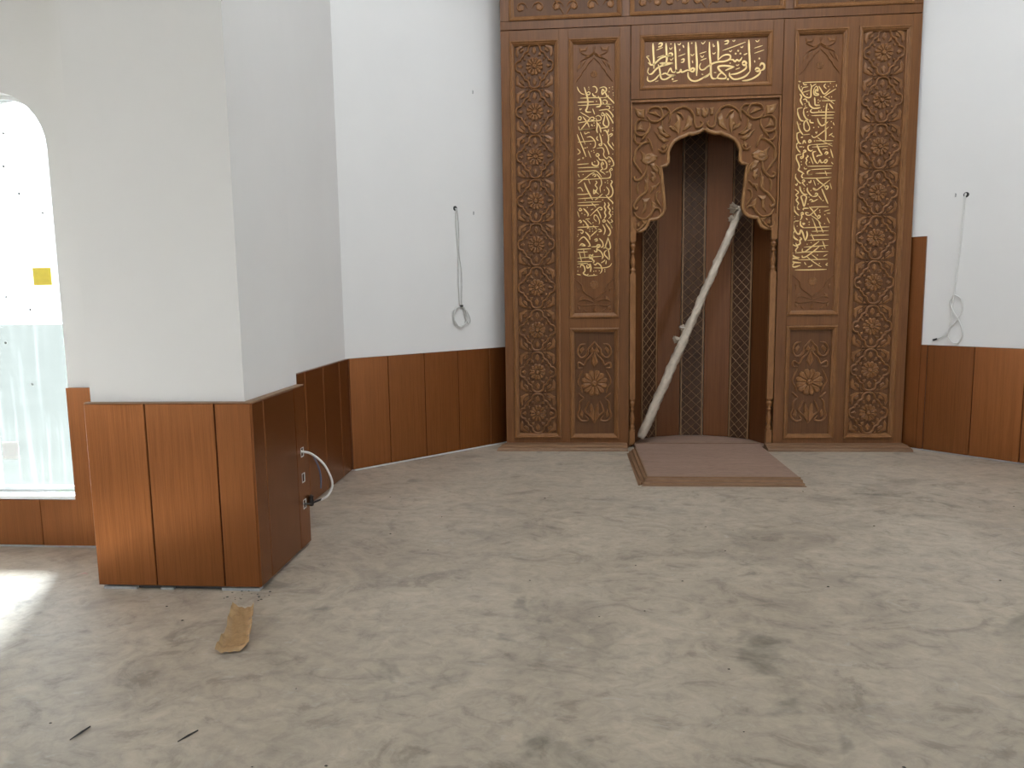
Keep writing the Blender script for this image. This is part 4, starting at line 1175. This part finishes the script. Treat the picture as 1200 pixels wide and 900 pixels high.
def gold_text(data, parent, y):
    mb = MB()
    for kind, w, pts in data:
        w = max(w * 0.92, 7.0) / 1000.0
        pts = mm(pts)
        if kind == 'd':
            for x, z in pts:
                mb.dot(x, z, w * 0.55, y, 0.004, 4)
        else:
            mb.band(smooth_path(pts, 4), w, y, 0.004, taper=True, flat=True)
    o = mb.build('gold_lettering', 'gold', parent)
    o['label'] = 'raised gold Arabic calligraphy'
    return o


def carve(data, mb, y, h, axis, target, mirror=True, kw=1.0):
    """Half an ornament, mirrored about its own axis and moved so that the axis stands at target."""
    for kind, w, pts in data:
        P = mm(pts)
        for s in ((1, -1) if mirror else (1,)):
            Q = [(target + (x - axis) * s, z) for x, z in P]
            if kind == 's':
                mb.band(smooth_path(Q, 4), w / 1000.0 * kw, y, h)
            elif kind == 'l':
                mb.leaf(Q if s > 0 else Q[::-1], y, h * 0.85)
    return mb


# medallion of the long outer panels: lobed lozenge band, twelve-petal rosette, buds and corner leaves
def medallion_mesh():
    mb = MB()
    q = [(0, 250), (38, 241), (62, 215), (66, 186), (78, 164), (112, 146), (122, 112), (146, 92), (152, 66), (180, 60), (204, 36), (210, 0)]
    k, kz = 0.00083, 0.00078
    quarter = [Vector((x * k, z * kz)) for x, z in q]
    loop = quarter + [Vector((p.x, -p.y)) for p in quarter[-2::-1]]
    loop += [Vector((-p.x, p.y)) for p in loop[-2:0:-1]]
    loop.append(loop[0])
    mb.band(smooth_path(loop, 2), 0.019, 0, 0.017, taper=False)
    mb.rosette(0, 0, 0.022, 0.080, 12, 0, 0.017, 0.022)
    for sx_ in (1, -1):
        mb.leaf([(sx_ * x * k, z * kz) for x, z in ((128, 0), (150, 26), (188, 0), (150, -26))][::sx_], 0, 0.014)
        mb.leaf([(x * k, sx_ * z * kz) for x, z in ((0, 130), (26, 165), (18, 205), (0, 225), (-18, 205), (-26, 165))][::sx_], 0, 0.014)
        for sz in (1, -1):
            def T(pp):
                return [(sx_ * x * k, sz * z * kz) for x, z in pp][::sx_ * sz]
            mb.leaf(T(((40, 112), (80, 120), (72, 160), (48, 150))), 0, 0.014)
            mb.leaf(T(((98, 62), (120, 70), (118, 98), (92, 92))), 0, 0.014)
            mb.leaf(T(((104, 246), (140, 250), (205, 215), (212, 140), (188, 92), (176, 120), (185, 170), (150, 205))), 0, 0.014)
            mb.leaf(T(((112, 176), (150, 150), (168, 168), (140, 205), (112, 220))), 0, 0.014)
            mb.leaf(T(((62, 252), (92, 222), (100, 250))), 0, 0.014)
    me = bpy.data.meshes.new('medallion')
    me.from_pydata(mb.v, [], mb.f)
    me.materials.append(M['lit_relief'])
    me.update()
    return me


MED = medallion_mesh()

for s in (-1, 1):
    def U(a, b):
        return (min(a * s, b * s), max(a * s, b * s))
    for a, b in ((1.869, 1.788), (1.332, 1.246), (0.776, 0.682)):
        frame_member('stile', *U(a, b), 0.0, 3.902)
    for a, b, v0, v1 in ((1.788, 1.332, 0, 0.096), (1.246, 0.776, 0, 0.092), (1.788, 1.332, 3.812, 3.902), (1.246, 0.776, 3.812, 3.902), (1.246, 0.776, 1.168, 1.262)):
        frame_member('rail', *U(a, b), v0, v1)
    # long outer panel with nine medallions
    p = field('carved_panel', *U(1.788, 1.332), 0.096, 3.812, mat='shaded_ground', label='tall panel carved with a chain of rosette medallions')
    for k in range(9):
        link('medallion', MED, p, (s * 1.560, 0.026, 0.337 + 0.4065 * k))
    # inner panel with lettering between carved ends
    lp = field('lettered_panel', *U(1.246, 0.776), 1.262, 3.812, label='tall panel of gold Arabic calligraphy between carved ends')
    gold_text(TEXT_LEFT if s < 0 else TEXT_RIGHT, lp, 0.025)
    ax = s * 1.011
    mb = carve(PANEL_TOP, MB(), 0.025, 0.011, -1.006, ax)
    mb.rosette(ax, 3.500, 0.006, 0.032, 8, 0.025, 0.006, 0.008)
    mb.build('carved_head', 'lit_relief', lp)
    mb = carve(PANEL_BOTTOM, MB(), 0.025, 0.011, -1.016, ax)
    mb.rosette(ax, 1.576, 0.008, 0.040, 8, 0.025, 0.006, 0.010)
    mb.build('carved_foot', 'lit_relief', lp)
    # lower panel with one large rosette
    bp_ = field('lower_panel', *U(1.246, 0.776), 0.092, 1.168, mat='shaded_ground', label='short panel carved with one large rosette')
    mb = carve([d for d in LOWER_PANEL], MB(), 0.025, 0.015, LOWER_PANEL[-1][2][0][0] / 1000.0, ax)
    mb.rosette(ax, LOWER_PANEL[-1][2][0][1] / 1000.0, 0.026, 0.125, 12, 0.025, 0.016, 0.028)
    mb.build('rosette_carving', 'lit_relief', bp_)
    # colonnette with turned sections at the jamb
    cx, cy = s * 0.648, 0.035
    col = MB()
    hw = 0.027
    for z0, z1 in ((0.03, 0.168), (0.475, 1.672), (1.972, 2.20)):
        col.box(cx - hw, cx + hw, cy - hw, cy + hw, z0, z1)
    c = mib(col, 'colonnette', 'lit_relief')
    for z0, z1 in ((0.168, 0.475), (1.672, 1.972)):
        h = z1 - z0
        prof = [(0.026, 0), (0.027, 0.04), (0.020, 0.06), (0.027, 0.09), (0.027, 0.13), (0.016, 0.17), (0.018, 0.22), (0.027, 0.33),
                (0.024, 0.42), (0.014, 0.56), (0.012, 0.62), (0.022, 0.65), (0.022, 0.69), (0.013, 0.72), (0.020, 0.78), (0.029, 0.86), (0.026, 0.92), (0.016, 0.94), (0.027, 0.96), (0.026, 1.0)]
        t = MB().lathe(cx, cy, [(r, z0 + h * q) for r, q in prof], 14).build('turned_baluster', 'lit_relief', c, smooth=True)
    # cheek of the niche between colonnette and staves, and outer side board
    mib(MB().box(*U(0.682, 0.640), 0.064, 0.10, 0.0, 3.2), 'jamb', 'carved')
mib(MB().box(-1.869, -1.846, 0.041, 0.235, 0.0, 4.95), 'side_board', 'carved')
mib(MB().box(1.846, 1.867, 0.041, 0.058, 0.0, 4.95), 'side_board', 'carved')

# top tier
for u0, u1 in ((-1.869, -1.788), (-0.758, -0.690), (0.688, 0.756), (1.793, 1.869)):
    frame_member('stile', u0, u1, 3.985, 4.72)
frame_member('rail', -1.869, 1.869, 3.908, 3.983)
frame_member('rail', -1.869, 1.869, 4.722, 4.82)


def scroll_fill(mb, u0, u1, v0, v1, y):
    """Running scrolls with leaves, mirrored about the middle of the panel."""
    c_ = (u0 + u1) / 2
    r = 0.060
    nx = max(2, int((u1 - u0) / 2 / (2 * r)))
    for s_ in (1, -1):
        for i in range(nx):
            for j in range(int((v1 - v0) / (2 * r))):
                x = c_ + s_ * (r * 1.25 + i * ((u1 - u0) / 2 - r * 1.6) / max(1, nx - 1) * 0.92)
                z = v0 + r + j * 2.05 * r
                d = s_ * (1 if (i + j) % 2 else -1)
                sp = [(x + d * (r * (1 - t / 9)) * math.cos(t * 0.75), z + (r * (1 - t / 9)) * math.sin(t * 0.75)) for t in range(8)]
                mb.band(smooth_path(sp, 3), 0.016, y, 0.010)
                mb.leaf([(x - 0.022, z - 0.02), (x + 0.022, z - 0.022), (x + 0.03, z + 0.015), (x, z + 0.04), (x - 0.028, z + 0.018)], y, 0.009)
        mb.band(smooth_path([(c_ + s_ * 0.008, v0 - 0.01), (c_ + s_ * 0.10, v0 + 0.16), (c_ + s_ * 0.06, v0 + 0.35), (c_ + s_ * 0.16, v0 + 0.55)], 5), 0.016, y, 0.011)
    return mb


for u0, u1 in ((-1.788, -0.758), (-0.690, 0.688), (0.756, 1.793)):
    p = field('frieze_panel', u0, u1, 3.983, 4.722, mat='shaded_ground', label='upper panel carved with running scrolls')
    scroll_fill(MB(), u0 + 0.06, u1 - 0.06, 4.04, 4.66, 0.025).build('scroll_carving', 'lit_relief', p)
cor = MB()
pf = [(0.10, 4.82), (-0.005, 4.82), (-0.02, 4.84), (-0.03, 4.88), (-0.06, 4.91), (-0.075, 4.95), (0.10, 4.95)]
cor.add([(-1.869, y, z) for y, z in pf] + [(1.869, y, z) for y, z in pf],
        [(i, (i + 1) % 7, 7 + (i + 1) % 7, 7 + i) for i in range(7)] + [tuple(range(6, -1, -1)), tuple(range(7, 14))])
mib(cor, 'cornice', 'carved')

# centre board with the short inscription
for u0, u1 in ((-0.676, -0.597), (0.587, 0.676)):
    frame_member('stile', u0, u1, 3.256, 3.902, y=-0.006)
frame_member('rail', -0.597, 0.587, 3.256, 3.334, y=-0.006)
frame_member('rail', -0.597, 0.587, 3.812, 3.902, y=-0.006)
p = field('inscription_panel', -0.597, 0.587, 3.334, 3.812, label='panel with one line of gold Arabic calligraphy above the arch')
gold_text(TEXT_TOP, p, 0.025)

# scalloped arch board, pierced below, carved with scrolling leaves
half = [(x / 1000.0, z / 1000.0) for x, z in ARCH_EDGE[0][2]]
apex = 0.0
half = [(min(x, 0.0) if i else 0.0, z) for i, (x, z) in enumerate(half)]
half[-1] = (-0.676, half[-1][1])
edge_l = [Vector(p_) for p_ in half]
right = [(-x, z) for x, z in half]
arch = MB()
TOPV = 3.250
outl = half + [(-0.676, TOPV)]
for s in (-1, 1):
    pts = [(x * -s, z) for x, z in half]          # from apex down to the jamb
    n = len(pts)
    # strips from the edge outwards keep every face simple
    base = len(arch.v)
    for y in (0.030, 0.062):
        for x, z in pts:
            arch.v.append((x, y, z))
    tops = []
    # fill: triangle fan built by ear-clipping through mathutils
    from mathutils.geometry import tessellate_polygon
    poly = [Vector((x, 0, z)) for x, z in pts] + [Vector((-0.676 * -s * 1.0, 0, TOPV)), Vector((0, 0, TOPV))]
    poly2 = [(v.x, v.z) for v in poly]
    tri = tessellate_polygon([[Vector((a, b, 0)) for a, b in poly2]])
    b0 = len(arch.v)
    arch.v += [(a, 0.030, b) for a, b in poly2] + [(a, 0.062, b) for a, b in poly2]
    m_ = len(poly2)
    arch.f += [tuple(b0 + i for i in t) for t in tri] + [tuple(b0 + m_ + i for i in t) for t in tri]
    arch.f += [(base + i, base + i + 1, base + n + i + 1, base + n + i) for i in range(n - 1)]
ab = mib(arch, 'arch_board', 'carved')
ab['label'] = 'scalloped arch board carved with scrolling leaves'
rim = MB()
for s in (1, -1):
    pts = [Vector((x * s, z)) for x, z in half]
    off = []
    for i, p_ in enumerate(pts):
        t = (pts[min(i + 1, len(pts) - 1)] - pts[max(i - 1, 0)]).normalized()
        nrm = Vector((t.y, -t.x)) * s
        off.append(p_ + nrm * 0.015)
    rim.band(off, 0.032, 0.030, 0.016, taper=False)
rim.build('arch_rim', 'arch', ab)
leaves = carve(SPANDREL, MB(), 0.030, 0.026, 0.0, 0.0)
leaves.build('leaf_carving', 'arch', ab)
fr_ = MB()
fr_.box(-0.676, 0.676, 0.004, 0.030, 3.232, 3.254).box(-0.676, -0.662, 0.004, 0.034, 2.06, 3.232).box(0.662, 0.676, 0.004, 0.034, 2.06, 3.232)
fr_.build('arch_frame', 'lit_relief', ab)

# staves of the niche: half ellipse, plain boards alternating with latticed ones
NA, NB = 0.64, 0.55
angs = [4, 33.5, 55.5, 79.5, 100.5, 124.5, 146.5, 176]


def el(a):
    a = math.radians(a)
    return Vector((-NA * math.cos(a), 0.06 + (NB - 0.06) * math.sin(a)))


for k in range(7):
    a, b = el(angs[k] + 0.25), el(angs[k + 1] - 0.25)
    d = (b - a)
    L = d.length
    rot = math.atan2(d.y, d.x)
    lattice = k % 2 == 1
    z0, z1 = 0.02, 3.15
    st = MB().slab(0, L, 0.02, 0.0, z0, z1, 0.003)
    st = mib(st, 'lattice_stave' if lattice else 'stave', 'lattice_ground' if lattice else 'niche', loc=(a.x, a.y, 0), rotz=rot)
    if lattice:
        rib = MB()
        e = 0.008
        for xx in (e, L - e):
            rib.box(xx - e * 0.8, xx + e * 0.8, -0.006, 0.002, z0, z1)
        w = L - 4 * e
        x0, x1 = 2 * e, L - 2 * e
        pitch = 0.092
        nn = int((z1 - z0) / pitch)
        for i in range(-2, nn):
            for dx in (1, -1):
                za = z0 + i * pitch
                zb = za + pitch * 2 * w / (w)
                # one diagonal crosses the full stave over two pitches
                pa, pb = ((x0, za), (x1, zb)) if dx > 0 else ((x1, za), (x0, zb))
                if pa[1] < z0:
                    t = (z0 - pa[1]) / (pb[1] - pa[1])
                    pa = (pa[0] + (pb[0] - pa[0]) * t, z0)
                if pb[1] > z1:
                    continue
                rib.band([pa, pb], 0.005, 0.0, 0.004, taper=False)
        rib.build('lattice', 'lattice', st)
cap = [el(4 + 172 * k / 24) for k in range(25)]
mib(MB().plan([(p_.x, p_.y) for p_ in reversed(cap)], 3.15, 3.17), 'niche_ceiling', 'niche')
mib(MB().plan([(p_.x * 0.985, p_.y - 0.004) for p_ in reversed(cap)] + [(-0.618, 0.0), (0.618, 0.0)], 0.0, 0.018), 'niche_base', 'deck')

# plinth mouldings left and right of the platform
PL = [(0.0, 0.052), (-0.04, 0.050), (-0.085, 0.046), (-0.10, 0.036), (-0.118, 0.034), (-0.150, 0.026), (-0.165, 0.010), (-0.165, 0.0), (0.0, 0.0)]


def profile_run(mb, u0, u1, prof, m0=0.0, m1=0.0):
    n = len(prof)
    mb.add([(u0 + m0 * -y, y, z) for y, z in prof] + [(u1 + m1 * -y, y, z) for y, z in prof],
           [(i, (i + 1) % n, n + (i + 1) % n, n + i) for i in range(n)] + [tuple(range(n - 1, -1, -1)), tuple(range(n, 2 * n))])
    return mb


mib(profile_run(MB(), -1.875, -0.70, PL, -0.45, 0.0), 'plinth', 'trim')
mib(profile_run(MB(), 0.60, 1.872, PL, 0.0, 0.2), 'plinth', 'trim')

# ================================================================== PLATFORM IN FRONT OF THE NICHE
plat = empty('platform', (MX, 6.3, 0), 'low brown wooden platform with stepped edge trim in front of the niche', 'platform')
DZ = 0.056
dx0, dx1, dy0, dy1 = 0.612 - MX, 1.772 - MX, 5.735 - 6.3, 7.035 - 6.3
MB().plan([(dx0, dy0), (dx1, dy0), (dx1, 0.55), (dx1 + 0.02, dy1 - 0.03), (dx1 + 0.02, dy1), (dx0, dy1)], 0.0, DZ).build('deck', 'deck', plat)
MB().box(dx0 + 0.01, dx1 + 0.01, dy1 - 0.012, dy1 + 0.002, DZ, DZ + 0.005).build('back_edge', 'trim', plat)
TR = [(0.0, DZ + 0.004), (-0.012, DZ + 0.004), (-0.016, DZ - 0.008), (-0.036, DZ - 0.012), (-0.040, 0.026), (-0.062, 0.022), (-0.066, 0.006), (-0.085, 0.004), (-0.085, 0.0), (0.0, 0.0)]
tf = profile_run(MB(), dx0, dx1, TR, -0.75, 0.35)
tf.build('edge_trim', 'trim', plat, (0, dy0, 0))
tl = profile_run(MB(), -1.10, 0.0, TR, 0.0, 0.75)
tl.build('edge_trim', 'trim', plat, (dx0, dy0, 0), -PI / 2)

# ================================================================== WRAPPED POLE
A, B = Vector((0.690, 7.205, 0.075)), Vector((1.640, 7.335, 2.290))
pole = empty('wrapped_pole', A, 'long pole wrapped in crumpled white plastic leaning inside the niche', 'pole')
axis = (B - A)
L = axis.length
ax_n = axis.normalized()
s1 = ax_n.cross(Vector((0, 1, 0))).normalized()
s2 = ax_n.cross(s1)
seg, steps = 16, 110
mb = MB()
rnd = random.Random(3)
ph = [rnd.uniform(0, 6.28) for _ in range(12)]
for i in range(steps + 1):
    t = i / steps
    for k in range(seg):
        an = 2 * PI * k / seg
        r = 0.039 - 0.005 * t + (0.006 if t < 0.52 else 0)
        r += 0.0035 * math.sin(3 * an + t * 41 + ph[0]) + 0.0028 * math.sin(5 * an - t * 67 + ph[1]) + 0.0025 * math.sin(t * 150 + 2 * an) + rnd.uniform(-0.002, 0.002)
        if t < 0.03:
            r *= 0.75 + 8 * t
        p_ = ax_n * (L * t) + (s1 * math.cos(an) + s2 * math.sin(an)) * r
        mb.v.append(tuple(p_))
for i in range(steps):
    for k in range(seg):
        a, b = i * seg + k, i * seg + (k + 1) % seg
        mb.f.append((a, b, b + seg, a + seg))
mb.f.append(tuple(range(seg))[::-1])
mb.f.append(tuple(steps * seg + k for k in range(seg)))
mb.build('wrapping', 'wrap', pole, smooth=True)


def tuft(t, side, size, seed):
    rr = random.Random(seed)
    mb = MB()
    c0 = ax_n * (L * t) + side * 0.035
    for j in range(9):
        d = (side + Vector((rr.uniform(-0.7, 0.7), rr.uniform(-0.6, 0.6), rr.uniform(-0.8, 0.8)))).normalized()
        w = d.cross(Vector((rr.random(), rr.random(), rr.random()))).normalized() * size * rr.uniform(0.3, 0.5)
        a = c0 + d * size * rr.uniform(0.6, 1.0)
        q = d.cross(w).normalized() * 0.004
        mb.add([c0 - w, c0 + w, a + w * 0.8, a - w * 0.5, c0 - w + q, c0 + w + q, a + w * 0.8 + q, a - w * 0.5 + q],
               [(0, 1, 2, 3), (7, 6, 5, 4), (0, 4, 5, 1), (1, 5, 6, 2), (2, 6, 7, 3), (3, 7, 4, 0)])
    mb.build('tape_tuft', 'wrap', pole)


left = -s1 if (-s1).x < 0 else s1
tuft(0.425, left, 0.075, 1)
tuft(0.475, left, 0.055, 2)
tuft(0.985, left, 0.085, 4)
tuft(0.945, left, 0.045, 5)

# ================================================================== CABLES
def on_wall(P, deg, s, out, z):
    a = math.radians(deg)
    return Vector((P[0] + s * math.cos(a) + out * math.sin(a), P[1] + s * math.sin(a) - out * math.cos(a), z))


# left coil: world position along the slanting wall
sL = (-1.060 - AX) / S2
cl = empty('hanging_cable', on_wall((AX, AY), 45, sL, 0, 2.30), 'thin white cable coiled at its end, hanging on the wall left of the niche', 'cable', math.radians(45))
MB().dot(0, 0.0, 0.024, -0.0005, 0.004, 10).build('wall_hole', 'black', cl)
MB().tube(smooth_path([(0, 0.0, 0), (-0.004, -0.016, -0.02), (-0.006, -0.012, -0.15), (0.012, -0.012, -0.42), (0.010, -0.012, -0.70), (0.014, -0.014, -0.90)], 8), 0.0052, 6).build('strand', 'cable', cl, smooth=True)
MB().tube(smooth_path([(0, 0.0, 0), (0.008, -0.018, -0.02), (0.028, -0.012, -0.16), (0.024, -0.014, -0.42), (0.050, -0.012, -0.60), (0.040, -0.012, -0.90)], 8), 0.0052, 6).build('strand', 'cable', cl, smooth=True)
coil = []
for i in range(70):
    a = 2 * PI * i / 22 + PI / 2
    g = 1 + 0.05 * math.sin(i * 0.7)
    coil.append((0.020 + 0.078 * g * math.cos(a) + 0.004 * math.sin(i), -0.012 - 0.004 * (i % 3), -1.005 + 0.095 * g * math.sin(a)))
MB().tube(coil, 0.0050, 6).build('coil', 'cable', cl, smooth=True)
MB().tube(smooth_path([(0.03, -0.016, -0.90), (0.09, -0.02, -0.95), (0.135, -0.018, -1.03), (0.12, -0.016, -1.08), (0.085, -0.016, -1.03), (0.06, -0.018, -0.94)], 8), 0.0050, 6).build('loose_end', 'cable', cl, smooth=True)
MB().box(0.015, 0.05, -0.024, -0.004, -0.915, -0.895).build('tie', 'black', cl)

sR = on_right(3.445)
cr = empty('hanging_cable', on_wall((RX, RY), -45, sR, 0, 2.30), 'thin white cable with knotted loops hanging on the wall right of the niche', 'cable', math.radians(-45))
MB().dot(0, 0.0, 0.024, -0.0005, 0.004, 10).build('wall_hole', 'black', cr)
MB().tube(smooth_path([(0, 0.0, 0), (-0.004, -0.016, -0.02), (-0.016, -0.012, -0.35), (-0.045, -0.012, -0.80), (-0.075, -0.012, -1.22)], 8), 0.007, 6).build('strand', 'white_plastic', cr, smooth=True)
MB().tube(smooth_path([(-0.048, -0.018, -0.86), (0.01, -0.018, -0.90), (0.025, -0.018, -1.00), (-0.02, -0.016, -1.10), (-0.075, -0.018, -1.18), (-0.055, -0.018, -1.27), (0.0, -0.018, -1.29), (0.04, -0.018, -1.22), (0.01, -0.016, -1.10), (-0.05, -0.02, -1.00), (-0.075, -0.018, -0.92), (-0.048, -0.02, -0.86)], 8), 0.0055, 6).build('coil', 'white_plastic', cr, smooth=True)
MB().tube(smooth_path([(-0.075, -0.014, -1.20), (-0.12, -0.016, -1.24), (-0.175, -0.014, -1.265)], 6), 0.0045, 6).build('loose_end', 'cable', cr, smooth=True)
MB().tube([(-0.165, -0.014, -1.260), (-0.20, -0.014, -1.272)], 0.008, 6).build('bare_tip', 'black', cr)

# filled wall-plug marks
for (P, deg, s, z, lab) in (((AX, AY), 45, sL + 0.215, 2.27, 'small filled plug mark on the wall between cable hole and niche'),
                            ((AX, AY), 45, sL + 0.235, 3.38, 'small dark plug mark high on the wall left of the niche'),
                            ((RX, RY), -45, sR - 0.085, 2.305, 'small dark plug mark beside the cable hole right of the niche')):
    q = on_wall(P, deg, s, 0.0, z)
    o = MB().leaf([(-0.006, -0.018), (0.006, -0.014), (0.008, 0.012), (-0.004, 0.018)], -0.0003, 0.003).build('wall_plug', 'grey_shim', None, q, math.radians(deg))
    tag(o, lab, 'wall plug')

# cable coming out of the pillar's socket hole
soc = empty('socket_cable', (sx, 4.175, 0.0), 'white cable with a blue wire looping out of the socket hole in the pillar', 'cable')
MB().tube(smooth_path([(-0.03, 0.0, 0.600), (0.0, 0.0, 0.590), (0.05, 0.01, 0.575), (0.115, 0.03, 0.51), (0.150, 0.05, 0.42), (0.150, 0.06, 0.36), (0.125, 0.05, 0.31), (0.085, 0.04, 0.285)], 8), 0.007, 8).build('sheath', 'white_plastic', soc, smooth=True)
MB().tube(smooth_path([(0.06, 0.012, 0.565), (0.085, 0.02, 0.50), (0.095, 0.03, 0.43), (0.092, 0.03, 0.36)], 8), 0.005, 6).build('wire', 'blue_wire', soc, smooth=True)
MB().tube(smooth_path([(0.09, 0.04, 0.290), (0.05, 0.03, 0.275), (0.02, 0.02, 0.265), (-0.02, 0.005, 0.275)], 6), 0.006, 6).build('wire', 'black', soc, smooth=True)

MB().lathe(0.012, 0.075, [(0.0, 0.235), (0.014, 0.24), (0.018, 0.26), (0.013, 0.285), (0.016, 0.30), (0.0, 0.31)], 8).build('plug_end', 'black', soc)

# ================================================================== THINGS ON THE FLOOR AND SILL
# crumpled brown plastic sleeve
pl = MB()
nu, nv = 14, 26
rnd = random.Random(11)
Lw, Ll = 0.125, 0.46


def sleeve(u, v):
    w = Lw * (1 - 0.18 * v)
    x = (u - 0.5) * w
    lip = max(0.0, abs(u - 0.5) * 2 - 0.55) / 0.45
    z = 0.006 + 0.024 * lip ** 2 * (0.8 + 0.3 * math.sin(v * 9 + u * 3))
    z += 0.007 * math.exp(-((v - 0.06) / 0.05) ** 2) + 0.004 * math.sin(v * 31 + u * 7) * (0.3 + lip) + 0.003 * math.sin(u * 23 + v * 11)
    z += 0.012 * max(0, v - 0.8) / 0.2 * (0.5 + 0.5 * math.cos(u * 6.3))
    x += 0.006 * math.sin(v * 5) + 0.002 * math.sin(v * 17) * lip
    return (x, (v - 0.5) * Ll + 0.03 * v * (0.5 - u), max(z, 0.002))


for j in range(nv):
    for i in range(nu):
        pl.v.append(sleeve(i / (nu - 1), j / (nv - 1)))
off = len(pl.v)
pl.v += [(x, y, z + 0.0012) for x, y, z in pl.v]
for j in range(nv - 1):
    for i in range(nu - 1):
        a = j * nu + i
        pl.f.append((a, a + nu, a + nu + 1, a + 1))
        pl.f.append((off + a, off + a + 1, off + a + nu + 1, off + a + nu))
sl = pl.build('plastic_sleeve', 'brown_film', None, (-1.512, 3.085, 0), math.radians(17), smooth=True)
tag(sl, 'crumpled brown plastic film sleeve lying on the floor before the pillar', 'plastic film')

for name_loc, lab in ((((-1.719, 2.234), (-1.700, 2.315)), 'thin dark wood sliver on the floor, nearer the window side'),
                      (((-1.340, 2.245), (-1.303, 2.313)), 'thin dark wood sliver on the floor, farther from the window')):
    (x0, y0_), (x1, y1_) = name_loc
    c = ((x0 + x1) / 2, (y0_ + y1_) / 2)
    p_ = [(x0 - c[0], y0_ - c[1], 0.003), (0.003, 0.001, 0.005), (x1 - c[0], y1_ - c[1], 0.003)]
    o = MB().tube(p_, [0.0015, 0.004, 0.0025], 5).build('wood_sliver', 'stick', None, (c[0], c[1], 0))
    tag(o, lab, 'wood sliver', 'wood slivers on the floor')

# scattered grit too small to count
gr = MB()
rnd = random.Random(21)
spots = [(rnd.uniform(-2.0, 3.2), rnd.uniform(2.0, 5.55)) for _ in range(38)]
spots += [(rnd.uniform(-1.75, -1.52), rnd.uniform(3.40, 3.52)) for _ in range(22)]
for x, y in spots:
    r = rnd.uniform(0.0025, 0.0065)
    n0 = len(gr.v)
    k = 5
    a0 = rnd.uniform(0, 6)
    gr.v += [(x + r * 1.4 * math.cos(a0 + 2 * PI * i / k), y + r * math.sin(a0 + 2 * PI * i / k), 0.0) for i in range(k)] + [(x, y, r * 0.7)]
    gr.f += [(n0 + i, n0 + (i + 1) % k, n0 + k) for i in range(k)]
tag(gr.build('floor_grit', 'grit'), 'dark grit and crumbs scattered over the concrete floor', 'grit', kind='stuff')

# small printed card on the window sill
card = empty('sill_card', (W_CX + 0.17, FY + 0.03, W_SILL + 0.018), 'small green and white card lying on the window sill', 'card')
MB().box(-0.10, 0.12, -0.035, 0.03, 0.0, 0.006).build('card_sheet', 'paper', card)
MB().leaf([(-0.03, -0.02), (0.09, -0.018), (0.10, 0.012), (0.0, 0.020)], 0, 0.004).build('green_print', 'green', card)
g = [c for c in card.children if c.name.startswith('green_print')][0]
g.rotation_euler = (-PI / 2, 0, 0)
g.location = (0, 0, 0.006)
